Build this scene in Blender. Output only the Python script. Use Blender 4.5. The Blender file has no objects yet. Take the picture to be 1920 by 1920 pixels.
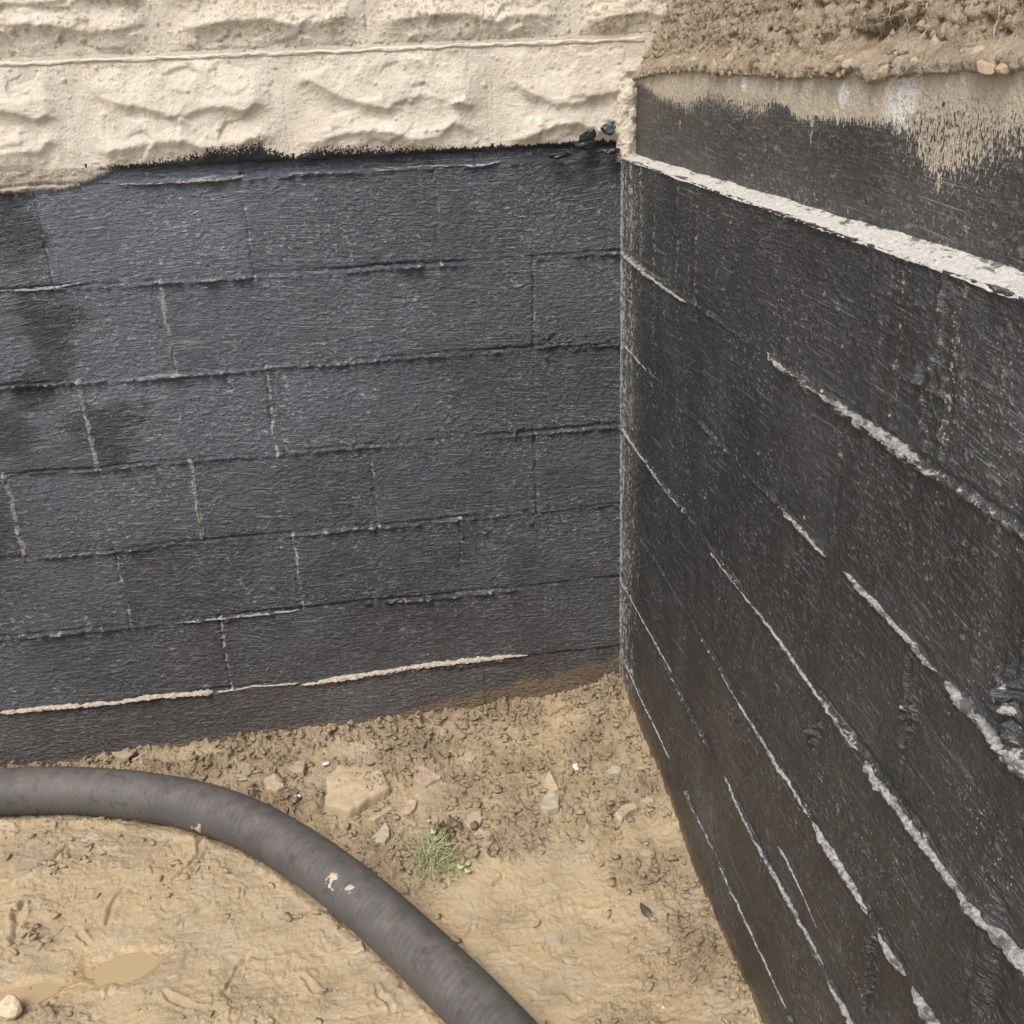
import bpy, bmesh, math, random
import numpy as np
from mathutils import Matrix, Vector

random.seed(7)
scn = bpy.context.scene
C = scn.collection
PI = math.pi

# ------------------------------------------------------------------ camera
CAM = np.array([-.55791, -2.3449, .20789])
YAW, PITCH, ROLL, FPX = .1231, .40602, -.04139, 1986.36     # FPX: focal length in pixels of a 1920 px wide frame
def cam_axes():
    cy, sy = math.cos(YAW), math.sin(YAW)
    f0 = np.array([sy, cy, 0.]); right = np.array([cy, -sy, 0.]); up = np.array([0, 0, 1.])
    f = f0*math.cos(PITCH) - up*math.sin(PITCH); u = f0*math.sin(PITCH) + up*math.cos(PITCH)
    return right*math.cos(ROLL) + u*math.sin(ROLL), -right*math.sin(ROLL) + u*math.cos(ROLL), f
AR, AU, AF = cam_axes()
cd = bpy.data.cameras.new('camera'); cam = bpy.data.objects.new('camera', cd); C.objects.link(cam)
cd.sensor_width = 36; cd.lens = 36*FPX/1920; cd.clip_start = .01; cd.clip_end = 500
cam.matrix_world = Matrix(((AR[0], AU[0], -AF[0], CAM[0]), (AR[1], AU[1], -AF[1], CAM[1]), (AR[2], AU[2], -AF[2], CAM[2]), (0, 0, 0, 1)))
scn.camera = cam
def hit(px, py, axis, val):
    """point of the plane (axis = val) that is seen at a pixel of the photograph"""
    d = AF*FPX + AR*(px-960) + AU*(960-py)
    return CAM + d*((val-CAM[axis])/d[axis])
def LW(px, py): p = hit(px, py, 1, 0.); return p[0], p[2]
def RW(px, py): p = hit(px, py, 0, 0.); return -p[1], p[2]

# ------------------------------------------------------------------ world, sun, exposure
SUN_EL, SUN_AZ = math.radians(58), math.radians(215)        # azimuth clockwise from +Y: behind the camera, to the left
w = bpy.data.worlds.new('World'); scn.world = w; w.use_nodes = True
nt = w.node_tree; nt.nodes.clear()
sky = nt.nodes.new('ShaderNodeTexSky'); sky.sky_type = 'NISHITA'; sky.sun_disc = False
sky.sun_elevation = SUN_EL; sky.sun_rotation = SUN_AZ; sky.air_density = 1.0; sky.dust_density = 4.0; sky.ozone_density = 1.0
hs = nt.nodes.new('ShaderNodeHueSaturation'); hs.inputs['Saturation'].default_value = .72
bg = nt.nodes.new('ShaderNodeBackground'); bg.inputs['Strength'].default_value = .142
ow = nt.nodes.new('ShaderNodeOutputWorld')
nt.links.new(sky.outputs[0], hs.inputs['Color']); nt.links.new(hs.outputs[0], bg.inputs['Color']); nt.links.new(bg.outputs[0], ow.inputs['Surface'])
sl = bpy.data.lights.new('sun', 'SUN'); sl.energy = 1.6; sl.angle = math.radians(26); sl.color = (1, .95, .87)
so = bpy.data.objects.new('sun', sl); C.objects.link(so)
sd = Vector((math.cos(SUN_EL)*math.sin(SUN_AZ), math.cos(SUN_EL)*math.cos(SUN_AZ), math.sin(SUN_EL)))
so.rotation_euler = sd.to_track_quat('Z', 'Y').to_euler(); so.location = (-3, -3, 6)
vs = scn.view_settings; vs.view_transform = 'Standard'; vs.look = 'None'; vs.gamma = 1; vs.use_curve_mapping = False; vs.exposure = .72

# ------------------------------------------------------------------ noise (numpy)
def _hash(ix, iy, s):
    with np.errstate(over='ignore'):
        h = ix.astype(np.uint32)*np.uint32(374761393) + iy.astype(np.uint32)*np.uint32(668265263) + np.uint32((s*2246822519) & 0xffffffff)
        h = (h ^ (h >> np.uint32(13)))*np.uint32(1274126177); h ^= h >> np.uint32(16)
        h = (h*np.uint32(2654435761)); h ^= h >> np.uint32(15)
    return h.astype(np.float64)/4294967296.
def noise(x, y, s=0):
    x = np.asarray(x, float); y = np.asarray(y, float)
    x, y = np.broadcast_arrays(x, y)
    ix = np.floor(x).astype(np.int64); iy = np.floor(y).astype(np.int64); fx = x-ix; fy = y-iy
    u = fx*fx*fx*(fx*(fx*6-15)+10); v = fy*fy*fy*(fy*(fy*6-15)+10)
    def g(a, b):
        t = _hash(ix+a, iy+b, s)*2*PI
        return np.cos(t)*(fx-a) + np.sin(t)*(fy-b)
    a = g(0, 0); b = g(1, 0); c = g(0, 1); d = g(1, 1)
    return 1.5*(a + u*(b-a) + v*(c-a) + u*v*(a-b-c+d))
def fbm(x, y, s=0, o=4, gain=.5):
    t = 0; a = 1.; n = 0
    for k in range(o):
        t = t + a*noise(x*2**k, y*2**k, s+17*k); n += a; a *= gain
    return t/n
def worley(x, y, s=0):
    """F1, F2, three random numbers of the nearest cell, offset to its point"""
    ix = np.floor(x).astype(np.int64); iy = np.floor(y).astype(np.int64)
    f1 = np.full(x.shape, 9.); f2 = np.full(x.shape, 9.); dx = np.zeros(x.shape); dy = np.zeros(x.shape); cx = np.zeros_like(ix); cy = np.zeros_like(iy)
    for a in (-1, 0, 1):
        for b in (-1, 0, 1):
            jx = ix+a; jy = iy+b
            px = x-(jx+.08+.84*_hash(jx, jy, s+1)); py = y-(jy+.08+.84*_hash(jx, jy, s+2))
            d = np.sqrt(px*px+py*py); m = d < f1
            f2 = np.where(m, f1, np.minimum(f2, d)); f1 = np.where(m, d, f1)
            dx = np.where(m, px, dx); dy = np.where(m, py, dy); cx = np.where(m, jx, cx); cy = np.where(m, jy, cy)
    return f1, f2, _hash(cx, cy, s+3), _hash(cx, cy, s+4), _hash(cx, cy, s+5), dx, dy
def sst(a, b, x):
    t = np.clip((x-a)/(b-a), 0, 1); return t*t*(3-2*t)
def domes(x, y, cell, s, keep, rmin=.12, rmax=.42):
    """scattered rounded lumps, 0..1 of their radius"""
    f1, f2, a, b, c, dx, dy = worley(x/cell, y/cell, s)
    r = rmin+(rmax-rmin)*b*b
    k = np.where(a < keep, 1., 0.)
    q = np.clip(1-(f1/r)**2, 0, 1)
    return np.sqrt(q)*r*k*cell
def polydist(x, y, pts):
    """distance to a polyline, signed side, and 0..1 position along it"""
    best = np.full(x.shape, 1e9); side = np.zeros(x.shape); par = np.zeros(x.shape)
    pts = np.asarray(pts, float); L = np.r_[0, np.cumsum(np.hypot(*(np.diff(pts, axis=0).T)))]
    for i in range(len(pts)-1):
        a = pts[i]; d = pts[i+1]-a; l2 = (d@d)+1e-12
        t = np.clip(((x-a[0])*d[0]+(y-a[1])*d[1])/l2, 0, 1)
        ex = x-a[0]-t*d[0]; ey = y-a[1]-t*d[1]; q = np.hypot(ex, ey); m = q < best
        best = np.where(m, q, best); side = np.where(m, np.sign(d[0]*ey-d[1]*ex), side); par = np.where(m, (L[i]+t*math.sqrt(l2))/L[-1], par)
    return best, side, par

# ------------------------------------------------------------------ objects
def tag(o, label=None, cat=None, group=None, kind=None):
    if label: o['label'] = label
    if cat: o['category'] = cat
    if group: o['group'] = group
    if kind: o['kind'] = kind
    return o
def empty(name, loc, label, cat, group=None):
    o = bpy.data.objects.new(name, None); C.objects.link(o); o.location = loc; o.empty_display_size = .05
    return tag(o, label, cat, group)
def mesh_obj(name, V, F, mat, parent=None, attr=None, smooth=True, origin=None):
    """V: (n,3) world points; F: list of arrays of faces with equal corner counts, or one list; linked as ONE mesh"""
    V = np.asarray(V, np.float64)
    org = np.array(parent.location if parent is not None and origin is None else (origin if origin is not None else (0, 0, 0)), float)
    if parent is not None and parent.parent is not None: org = np.array(parent.parent.location)
    me = bpy.data.meshes.new(name)
    Fs = F if isinstance(F, list) and len(F) and isinstance(F[0], np.ndarray) else None
    if Fs is None:
        me.from_pydata((V-org).tolist(), [], [tuple(int(i) for i in f) for f in F]); nl = None
    else:
        li = np.concatenate([f.ravel() for f in Fs]); tot = np.concatenate([np.full(len(f), f.shape[1]) for f in Fs]); st = np.r_[0, np.cumsum(tot)[:-1]]
        me.vertices.add(len(V)); me.vertices.foreach_set('co', (V-org).astype(np.float32).ravel())
        me.loops.add(len(li)); me.loops.foreach_set('vertex_index', li.astype(np.int32))
        me.polygons.add(len(tot)); me.polygons.foreach_set('loop_start', st.astype(np.int32)); me.polygons.foreach_set('loop_total', tot.astype(np.int32))
        me.update(calc_edges=True)
    if smooth is True: me.polygons.foreach_set('use_smooth', np.ones(len(me.polygons), bool))
    elif smooth is not False: me.polygons.foreach_set('use_smooth', np.asarray(smooth, bool))
    if attr is not None:
        a = me.color_attributes.new('mask', 'FLOAT_COLOR', 'POINT'); a.data.foreach_set('color', np.asarray(attr, np.float32).ravel())
    if mat is not None: me.materials.append(mat)
    me.validate(); me.update()
    o = bpy.data.objects.new(name, me); C.objects.link(o)
    if parent is not None: o.parent = parent
    elif origin is not None: o.location = origin
    return o
def grid_obj(name, P, A, mat, parent=None, flip=False, skirt=None, origin=None):
    """a patch of a relief, P (n,m,3), closed behind by side faces and a back when skirt (a vector) is given"""
    n, m = P.shape[:2]; idx = np.arange(n*m).reshape(n, m)
    q = np.stack([idx[:-1, :-1], idx[:-1, 1:], idx[1:, 1:], idx[1:, :-1]], -1).reshape(-1, 4)
    if flip: q = q[:, ::-1]
    V = P.reshape(-1, 3); A2 = A.reshape(-1, A.shape[-1]); F = [q]; sm = np.ones(len(q), bool)
    if skirt is not None:
        ring = np.concatenate([idx[0, :], idx[1:, -1], idx[-1, -2::-1], idx[-2:0:-1, 0]]); k = len(ring)
        top = V[ring]; bot = top.copy()
        ax = int(np.argmax(np.abs(skirt))); bot[:, ax] = skirt[ax] if False else V[:, ax].mean()+skirt[ax]
        b0 = len(V); V = np.concatenate([V, top, bot]); A2 = np.concatenate([A2, A2[ring], A2[ring]])
        i = np.arange(k); j = (i+1) % k
        s = np.stack([b0+i, b0+k+i, b0+k+j, b0+j], -1)
        if flip: s = s[:, ::-1]
        cor = b0+k+np.array([[0, m-1, m-1+n-1, 2*(m-1)+n-1]])
        if not flip: cor = cor[:, ::-1]
        F += [s, cor]; sm = np.r_[sm, np.zeros(k+1, bool)]
    return mesh_obj(name, V, F, mat, parent, A2, sm, origin)

# ------------------------------------------------------------------ materials
def new_mat(name):
    m = bpy.data.materials.new(name); m.use_nodes = True; m.node_tree.nodes.clear(); return m, NG(m.node_tree)
class NG:
    def __init__(s, t):
        s.t = t; s.out = s.n('ShaderNodeOutputMaterial'); s.co = s.n('ShaderNodeTexCoord').outputs['Object']
    def n(s, k, **kw):
        q = s.t.nodes.new(k)
        for a, b in kw.items(): setattr(q, a, b)
        return q
    def put(s, sock, v):
        if isinstance(v, bpy.types.NodeSocket): s.t.links.new(v, sock)
        elif v is not None: sock.default_value = (*v, 1) if isinstance(v, tuple) and len(v) == 3 and sock.type == 'RGBA' else v
    def scale(s, v, sc):
        q = s.n('ShaderNodeVectorMath', operation='MULTIPLY'); s.put(q.inputs[0], v); q.inputs[1].default_value = sc; return q.outputs[0]
    def vadd(s, a, b):
        q = s.n('ShaderNodeVectorMath', operation='ADD'); s.put(q.inputs[0], a); s.put(q.inputs[1], b); return q.outputs[0]
    def noise(s, v, sc, det=4, rough=.55, dist=0, col=False):
        q = s.n('ShaderNodeTexNoise'); s.put(q.inputs['Vector'], v); q.inputs['Scale'].default_value = sc; q.inputs['Detail'].default_value = det
        q.inputs['Roughness'].default_value = rough; q.inputs['Distortion'].default_value = dist; return q.outputs['Color' if col else 'Fac']
    def vor(s, v, sc, feat='F1', out='Distance'):
        q = s.n('ShaderNodeTexVoronoi', feature=feat); s.put(q.inputs['Vector'], v); q.inputs['Scale'].default_value = sc; return q.outputs[out]
    def m(s, op, a, b=None, c=None, clamp=False):
        q = s.n('ShaderNodeMath', operation=op, use_clamp=clamp); s.put(q.inputs[0], a); s.put(q.inputs[1], b)
        if c is not None: s.put(q.inputs[2], c)
        return q.outputs[0]
    def ss(s, x, a, b):
        q = s.n('ShaderNodeMapRange', interpolation_type='SMOOTHSTEP'); s.put(q.inputs[0], x); q.inputs[1].default_value = a; q.inputs[2].default_value = b; return q.outputs[0]
    def rng(s, x, a, b, c, d):
        q = s.n('ShaderNodeMapRange'); s.put(q.inputs[0], x); q.inputs[1].default_value = a; q.inputs[2].default_value = b; q.inputs[3].default_value = c; q.inputs[4].default_value = d; return q.outputs[0]
    def mix(s, f, a, b):
        q = s.n('ShaderNodeMix', data_type='RGBA'); s.put(q.inputs[0], f); s.put(q.inputs[6], a); s.put(q.inputs[7], b); return q.outputs[2]
    def mask(s):
        q = s.n('ShaderNodeAttribute', attribute_name='mask'); r = s.n('ShaderNodeSeparateColor'); s.t.links.new(q.outputs['Color'], r.inputs[0])
        return r.outputs[0], r.outputs[1], r.outputs[2], q.outputs['Alpha']
    def bump(s, h, dist, strength=1., nrm=None):
        q = s.n('ShaderNodeBump'); q.inputs['Strength'].default_value = strength; q.inputs['Distance'].default_value = dist; s.put(q.inputs['Height'], h)
        if nrm is not None: s.put(q.inputs['Normal'], nrm)
        return q.outputs[0]
    def bsdf(s, col, rough, spec=.5, nrm=None, **kw):
        q = s.n('ShaderNodeBsdfPrincipled'); s.put(q.inputs['Base Color'], col); s.put(q.inputs['Roughness'], rough); s.put(q.inputs['Specular IOR Level'], spec)
        if nrm is not None: s.put(q.inputs['Normal'], nrm)
        for k, v in kw.items(): s.put(q.inputs[k], v)
        s.t.links.new(q.outputs[0], s.out.inputs[0]); return q

BEIGE = (.60, .515, .395)
def tar_material(name, base0, base1, sheen_chalkc, warp_s, warp_a, strokes, crumbs, relief, dry_glinta, dry_glintc):
    """brushed bitumen coat over block; mask: r = bare mortar, g = mud film, b = smooth wet patch above half, painted sky sheen and pale chalking below, a = 1 where coated (0 = uncoated pale render)"""
    m, g = new_mat(name)
    R, G, B0, A = g.mask()
    B = g.rng(B0, .5, 1, 0, 1); sheen_chalk = g.rng(B0, .5, 0, 0, 1)
    warp = g.noise(g.co, warp_s, 1, .4, 0, True)
    wv = g.n('ShaderNodeVectorMath', operation='MULTIPLY_ADD'); g.put(wv.inputs[0], warp); wv.inputs[1].default_value = (0, 0, warp_a); g.put(wv.inputs[2], g.co)
    st = g.noise(g.scale(wv.outputs[0], (11, 11, 300)), 1., 4, .65)                  # brush hairs drawn along the wall
    st2 = g.noise(g.scale(wv.outputs[0], (48, 48, 170)), 1., 4, .65)
    gr = g.noise(g.co, 210, 4, .7)
    gr2 = g.noise(g.scale(g.co, (1, 1, 1.6)), 75, 4, .6)
    big = g.noise(g.co, 5, 3, .5)
    where = g.ss(g.noise(g.co, 9, 3, .6), .38, .66)                                # stroke marks come and go
    h = g.m('ADD', g.m('MULTIPLY', st, g.m('MULTIPLY_ADD', where, .9*strokes, .2*strokes)), g.m('ADD', g.m('MULTIPLY', st2, .55), g.m('ADD', g.m('MULTIPLY', gr, .55), g.m('MULTIPLY', gr2, 1.3*crumbs))))
    nrm = g.bump(h, .0042, 1.)
    dry = g.m('MULTIPLY', g.ss(st, .53, .66), where)  # stroke ridges paled: thin dry-brushed coat and painted glints together
    cru = g.ss(g.noise(g.co, 7, 3, .6), .42, .60)
    dry_glint2 = g.m('MULTIPLY', g.ss(g.m('ADD', g.m('MULTIPLY', st2, .6), g.m('MULTIPLY', gr2, .4)), .535, .62), g.m('MULTIPLY_ADD', cru, .7, .3))
    speck = g.m('MULTIPLY', g.ss(gr, .60, .68), g.m('MULTIPLY_ADD', cru, .8, .2))
    dry_glint = g.m('MAXIMUM', g.m('MULTIPLY', dry, .62*strokes), g.m('MAXIMUM', g.m('MULTIPLY', dry_glint2, .60), g.m('MULTIPLY', speck, .9)))  # all pale marks: dry-brushed coat mixed with glints put into the colour
    dry_glint = g.m('MULTIPLY', dry_glint, g.m('MULTIPLY', g.m('SUBTRACT', 1.0, g.m('MULTIPLY', B, .65)), g.m('MULTIPLY_ADD', sheen_chalk, .7*dry_glinta, .75*dry_glinta)), clamp=True)
    scr = g.m('MULTIPLY', g.ss(g.noise(g.scale(wv.outputs[0], (5, 5, 460)), 1., 2, .5), .655, .71), g.m('SUBTRACT', 1., g.m('MULTIPLY', B, .5)))
    dry_glint = g.m('MAXIMUM', dry_glint, g.m('MULTIPLY', scr, .5))
    vd = g.n('ShaderNodeTexVoronoi', feature='F1'); g.put(vd.inputs['Vector'], g.co); vd.inputs['Scale'].default_value = 125
    vr = g.n('ShaderNodeSeparateColor'); g.t.links.new(vd.outputs['Color'], vr.inputs[0])
    fleck = g.m('MULTIPLY', g.rng(vd.outputs['Distance'], .10, .19, 1, 0), g.m('MULTIPLY', g.ss(vr.outputs[0], .55, .90), g.m('MULTIPLY_ADD', cru, .8, .2)))  # scattered pale dots, painted glints on the tips of the coat
    tar = g.mix(g.ss(big, .35, .7), base0, base1)
    tar = g.mix(sheen_chalk, tar, sheen_chalkc)
    tar = g.mix(B, tar, (.019, .024, .036))
    col = g.mix(dry_glint, tar, dry_glintc)
    col = g.mix(g.m('MULTIPLY', fleck, .8), col, (.48, .47, .45))
    mudn = g.m('MULTIPLY', G, g.m('ADD', .55, g.m('MULTIPLY', gr2, .9)), clamp=True)
    col = g.mix(mudn, col, g.mix(gr2, (.10, .066, .032), (.20, .142, .080)))
    bare = g.ss(g.m('ADD', R, g.m('MULTIPLY', g.m('SUBTRACT', g.m('ADD', g.m('MULTIPLY', gr, .6), g.m('MULTIPLY', gr2, .4)), .5), 3.2)), .36, .70)
    bare = g.m('MULTIPLY', bare, g.ss(R, .02, .12))
    col = g.mix(bare, col, g.mix(gr2, (.27, .265, .255), (.42, .41, .39)))
    # ragged coat edge: bristles and pits
    ev = g.noise(g.scale(g.co, (400, 400, 120)), 1., 4, .65)
    pit = g.noise(g.co, 190, 4, .65)
    cov = g.ss(g.m('ADD', A, g.m('ADD', g.m('MULTIPLY', g.m('SUBTRACT', ev, .5), 2.6), g.m('MULTIPLY', g.m('SUBTRACT', pit, .5), 1.5))), .44, .54)
    cov = g.m('MAXIMUM', g.m('MULTIPLY', cov, g.ss(A, .02, .10)), g.ss(A, .90, .98))
    rend = g.mix(g.noise(g.co, 60, 5, .65), (.47, .395, .29), (.66, .585, .47))
    rend = g.mix(g.m('MULTIPLY', R, g.ss(gr, .40, .50)), rend, (.90, .88, .85))
    col = g.mix(cov, rend, col)
    hh = g.n('ShaderNodeMix', data_type='FLOAT'); g.put(hh.inputs[0], cov); g.put(hh.inputs[2], g.m('ADD', g.m('MULTIPLY', gr, 1.2), g.m('MULTIPLY', pit, .6))); g.put(hh.inputs[3], h); nrm = g.bump(hh.outputs[0], relief, 1.)
    rough = g.m('ADD', g.m('MULTIPLY', dry_glint, .15), g.m('ADD', .30, g.m('MULTIPLY', big, .12)))
    rough = g.m('SUBTRACT', rough, g.m('MULTIPLY', B, .04))
    rough = g.m('MAXIMUM', rough, g.m('MAXIMUM', g.m('MULTIPLY', bare, .85), g.m('MULTIPLY', g.m('SUBTRACT', 1., cov), .9)))
    g.bsdf(col, rough, .8, nrm)
    return m
TAR = tar_material('bitumen_coat', (.019, .0215, .027), (.042, .0468, .055), (.104, .117, .145), 1.1, .22, 1., 1., .0110, 1.35, (.345, .362, .390))  # bluish, lighter tones carry the sky sheen in the colour
TAR_R = tar_material('bitumen_coat_shaded', (.0125, .0135, .0145), (.0225, .0240, .0250), (.060, .061, .062), .9, .16, .55, .60, .0064, .80, (.32, .325, .325))  # same coat in a darker neutral copy, the wall's shade painted in

def beige_material():
    m, g = new_mat('beige_masonry_paint'); R, G, B, A = g.mask()          # r = mud splatter, b = bitumen
    n1 = g.noise(g.co, 170, 5, .65); n2 = g.noise(g.co, 9, 4, .6); n3 = g.noise(g.co, 45, 4, .6)
    col = g.mix(g.ss(n2, .3, .75), (.60, .55, .465), (.52, .465, .38))
    col = g.mix(g.m('MULTIPLY', g.ss(n3, .5, .75), .35), col, (.45, .37, .26))
    col = g.mix(g.ss(g.m('ADD', R, g.m('MULTIPLY', g.m('SUBTRACT', n1, .5), 2.4)), .25, .7), col, g.mix(n3, (.33, .265, .185), (.47, .39, .285)))
    ev = g.noise(g.scale(g.co, (240, 240, 120)), 1., 3, .6); pit = g.noise(g.co, 330, 3, .6)
    cov = g.ss(g.m('ADD', B, g.m('ADD', g.m('MULTIPLY', g.m('SUBTRACT', ev, .5), 2.), g.m('MULTIPLY', g.m('SUBTRACT', pit, .5), 2.4))), .46, .54)
    cov = g.m('MAXIMUM', g.m('MULTIPLY', cov, g.ss(B, .02, .12)), g.ss(B, .9, .98))
    col = g.mix(cov, col, (.022, .023, .027))
    h = g.m('ADD', n1, g.m('MULTIPLY', n3, .8))
    g.bsdf(col, g.m('SUBTRACT', .85, g.m('MULTIPLY', cov, .4)), .35, g.bump(h, .0035, .8)); return m
BEIGEM = beige_material()

def mortar_material(name, c0, c1, tarred):
    m, g = new_mat(name); n1 = g.noise(g.co, 160, 5, .7); n2 = g.noise(g.co, 38, 4, .6)
    st = g.noise(g.scale(g.co, (60, 60, 420)), 1., 3, .6)
    col = g.mix(g.ss(n1, .38, .62), c0, c1)
    sm = g.m('ADD', g.m('MULTIPLY', n2, .6), g.m('MULTIPLY', st, .4))
    sm = g.m('ADD', sm, g.m('MULTIPLY', g.mask()[0], .14))
    col = g.mix(g.m('MULTIPLY', g.ss(sm, .59-tarred, .68-tarred), .85), col, (.055, .055, .056))
    g.bsdf(col, .75, .3, g.bump(g.m('ADD', n1, st), .003, .9)); return m
MORTAR = mortar_material('bare_grey_mortar', (.17, .168, .162), (.35, .345, .335), .075)
MORTAR_TAN = mortar_material('bare_tan_mortar', (.29, .25, .20), (.44, .39, .325), .0)
FILLET = mortar_material('white_mortar_fillet', (.38, .365, .335), (.50, .482, .45), .012)

def mud_material():
    m, g = new_mat('clay_mud'); R, G, B, A = g.mask()                     # r = crumbly, g = wet film, b = hue drift, a = crevice damp
    n1 = g.noise(g.co, 14, 5, .6); n2 = g.noise(g.co, 70, 5, .65); n3 = g.noise(g.co, 260, 4, .6); n0 = g.noise(g.co, 4, 3, .5)
    dry = g.mix(g.ss(n1, .3, .72), (.205, .156, .096), (.315, .25, .165))
    wet = g.mix(g.ss(n0, .32, .7), (.365, .282, .168), (.310, .245, .155))
    wet = g.mix(g.m('MULTIPLY', g.ss(n1, .48, .66), .75), wet, (.345, .29, .21))
    col = g.mix(R, wet, dry)
    col = g.mix(g.m('MULTIPLY', g.ss(n2, .5, .72), .5), col, (.40, .30, .19))
    col = g.mix(g.m('MULTIPLY', g.ss(n3, .56, .68), .45), col, (.17, .12, .068))
    col = g.mix(g.m('MULTIPLY', B, .7), col, (.34, .22, .10))
    col = g.mix(g.m('MULTIPLY', g.ss(g.noise(g.co, 8, 4, .65), .50, .64), .45), col, (.215, .165, .105))
    rough = g.m('SUBTRACT', .88, g.m('MULTIPLY', G, .50))
    rough = g.m('ADD', rough, g.m('MULTIPLY', g.m('SUBTRACT', n2, .5), .3))
    h = g.m('ADD', g.m('MULTIPLY', n2, g.m('MULTIPLY_ADD', R, .8, .35)), g.m('MULTIPLY', n3, g.m('MULTIPLY_ADD', R, .5, .25)))
    g.bsdf(col, rough, .5, g.bump(h, .006, .9)); return m
MUD = mud_material()

def soil_material():
    m, g = new_mat('cut_soil'); R, G, B, A = g.mask()
    n1 = g.noise(g.co, 22, 5, .65); n2 = g.noise(g.co, 120, 5, .65); n3 = g.noise(g.scale(g.co, (1, 1, .25)), 150, 3, .6)
    col = g.mix(g.ss(n1, .3, .7), (.195, .150, .102), (.325, .27, .20))
    col = g.mix(g.m('MULTIPLY', g.ss(n3, .55, .72), .5), col, (.42, .34, .24))
    col = g.mix(g.m('MULTIPLY', g.ss(n2, .58, .75), .6), col, (.11, .075, .045))
    col = g.mix(R, col, (.40, .34, .255))
    g.bsdf(col, .95, .2, g.bump(g.m('ADD', n2, n3), .006, 1.)); return m
SOIL = soil_material()

def stone_material(name, c0, c1, rough=.8):
    m, g = new_mat(name); n1 = g.noise(g.co, 40, 5, .6); n2 = g.noise(g.co, 220, 4, .6); n3 = g.noise(g.co, 16, 3, .6)
    col = g.mix(g.ss(n1, .3, .7), c0, c1); col = g.mix(g.m('MULTIPLY', g.ss(n3, .5, .7), .5), col, (.35, .26, .16))
    col = g.mix(g.m('MULTIPLY', g.ss(n2, .62, .74), .5), col, tuple(x*.5 for x in c0))
    g.bsdf(col, rough, .4, g.bump(g.m('ADD', n1, g.m('MULTIPLY', n2, .5)), .004, .8)); return m
ST_TAN = stone_material('tan_stone', (.33, .255, .165), (.43, .345, .24)); ST_PINK = stone_material('pinkish_stone', (.29, .222, .155), (.37, .29, .21))
ST_GREY = stone_material('grey_stone', (.30, .26, .19), (.38, .335, .26)); ST_PALE = stone_material('pale_stone', (.70, .62, .42), (.82, .76, .58))
ST_DARK = stone_material('dark_stone', (.05, .042, .036), (.10, .085, .07), .6); DARK_EARTH = stone_material('dark_earth', (.085, .055, .035), (.15, .10, .065), .95)
ST_SOIL = stone_material('soil_coated_stone', (.27, .205, .135), (.38, .31, .22), .95)
ST_CREAM = stone_material('cream_rock', (.45, .37, .24), (.60, .51, .36))
ST_WHITE = stone_material('white_scrap', (.55, .55, .54), (.68, .68, .68), .5)

def rubber_material():
    m, g = new_mat('black_hose_rubber'); R, G, B, A = g.mask()            # r = dried mud, g = rib tone
    n1 = g.noise(g.co, 30, 4, .6); n2 = g.noise(g.co, 300, 3, .6); n3 = g.noise(g.co, 7, 3, .5)
    col = g.mix(g.ss(n3, .3, .7), (.062, .059, .057), (.082, .076, .072))
    col = g.mix(g.m('MULTIPLY', g.ss(n1, .5, .75), .35), col, (.105, .092, .08))
    col = g.mix(g.m('MULTIPLY', g.ss(n1, .62, .70), .4), col, (.035, .033, .033))
    col = g.mix(g.ss(g.m('ADD', R, g.m('MULTIPLY', g.m('SUBTRACT', g.noise(g.co, 170, 4, .65), .5), 2.6)), .56, .8), col, g.mix(n1, (.36, .29, .21), (.55, .47, .37)))
    col = g.mix(g.m('MULTIPLY', B, g.m('MULTIPLY', g.ss(n1, .3, .7), .55)), col, (.165, .145, .125))
    col = g.mix(g.m('MULTIPLY', g.ss(g.noise(g.scale(g.co, (1, 1, 1)), 45, 2, .5), .60, .68), .45), col, (.035, .033, .032))
    g.bsdf(col, .62, .42, g.bump(n2, .0012, .6)); return m
RUBBER = rubber_material()

def plain(name, col, rough=.6, spec=.4, var=.3, sc=60):
    m, g = new_mat(name); n = g.noise(g.co, sc, 4, .6)
    g.bsdf(g.mix(n, tuple(c*(1-var) for c in col), tuple(min(1, c*(1+var)) for c in col)), rough, spec, g.bump(n, .002, .5)); return m
GRASSM = plain('grass_blade', (.25, .27, .13), .55, .4, .5, 110); GRASSD = plain('dry_grass_blade', (.42, .36, .22), .7, .3, .35, 90)
LEAFM = plain('clover_leaf', (.34, .40, .22), .5, .4, .2, 120); ROOTM = plain('root_fibre', (.42, .33, .22), .85, .2, .35, 80)
WATER = plain('muddy_water', (.34, .255, .15), .05, .5, .08, 6); TARLUMP = plain('bitumen_lump', (.016, .017, .02), .32, .5, .3, 60)
YARD = plain('yard_soil', (.27, .21, .13), .95, .2, .3, 3)

# ================================================================== LEFT WALL (black block wall, plane y = 0, seen face towards -Y)
H = .2032
def axis(a, b, step, extra):
    """ascending axis from a to b with the given step; coarse beyond 'extra' = (fine_lo, fine_hi, coarse_step)"""
    lo, hi, cs = extra
    p = []
    if a < lo: p.append(np.arange(a, lo-1e-6, cs))
    p.append(np.arange(max(a, lo), min(b, hi)+1e-9, step))
    if b > hi: p.append(np.arange(hi+cs, b+1e-6, cs))
    return np.concatenate(p)
def slices(ax, bounds):
    i = sorted(set([0, len(ax)-1]+[int(np.argmin(abs(ax-b))) for b in bounds if ax[0] < b < ax[-1]]))
    return [(i[k], i[k+1]) for k in range(len(i)-1) if i[k+1]-i[k] > 1]

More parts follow.
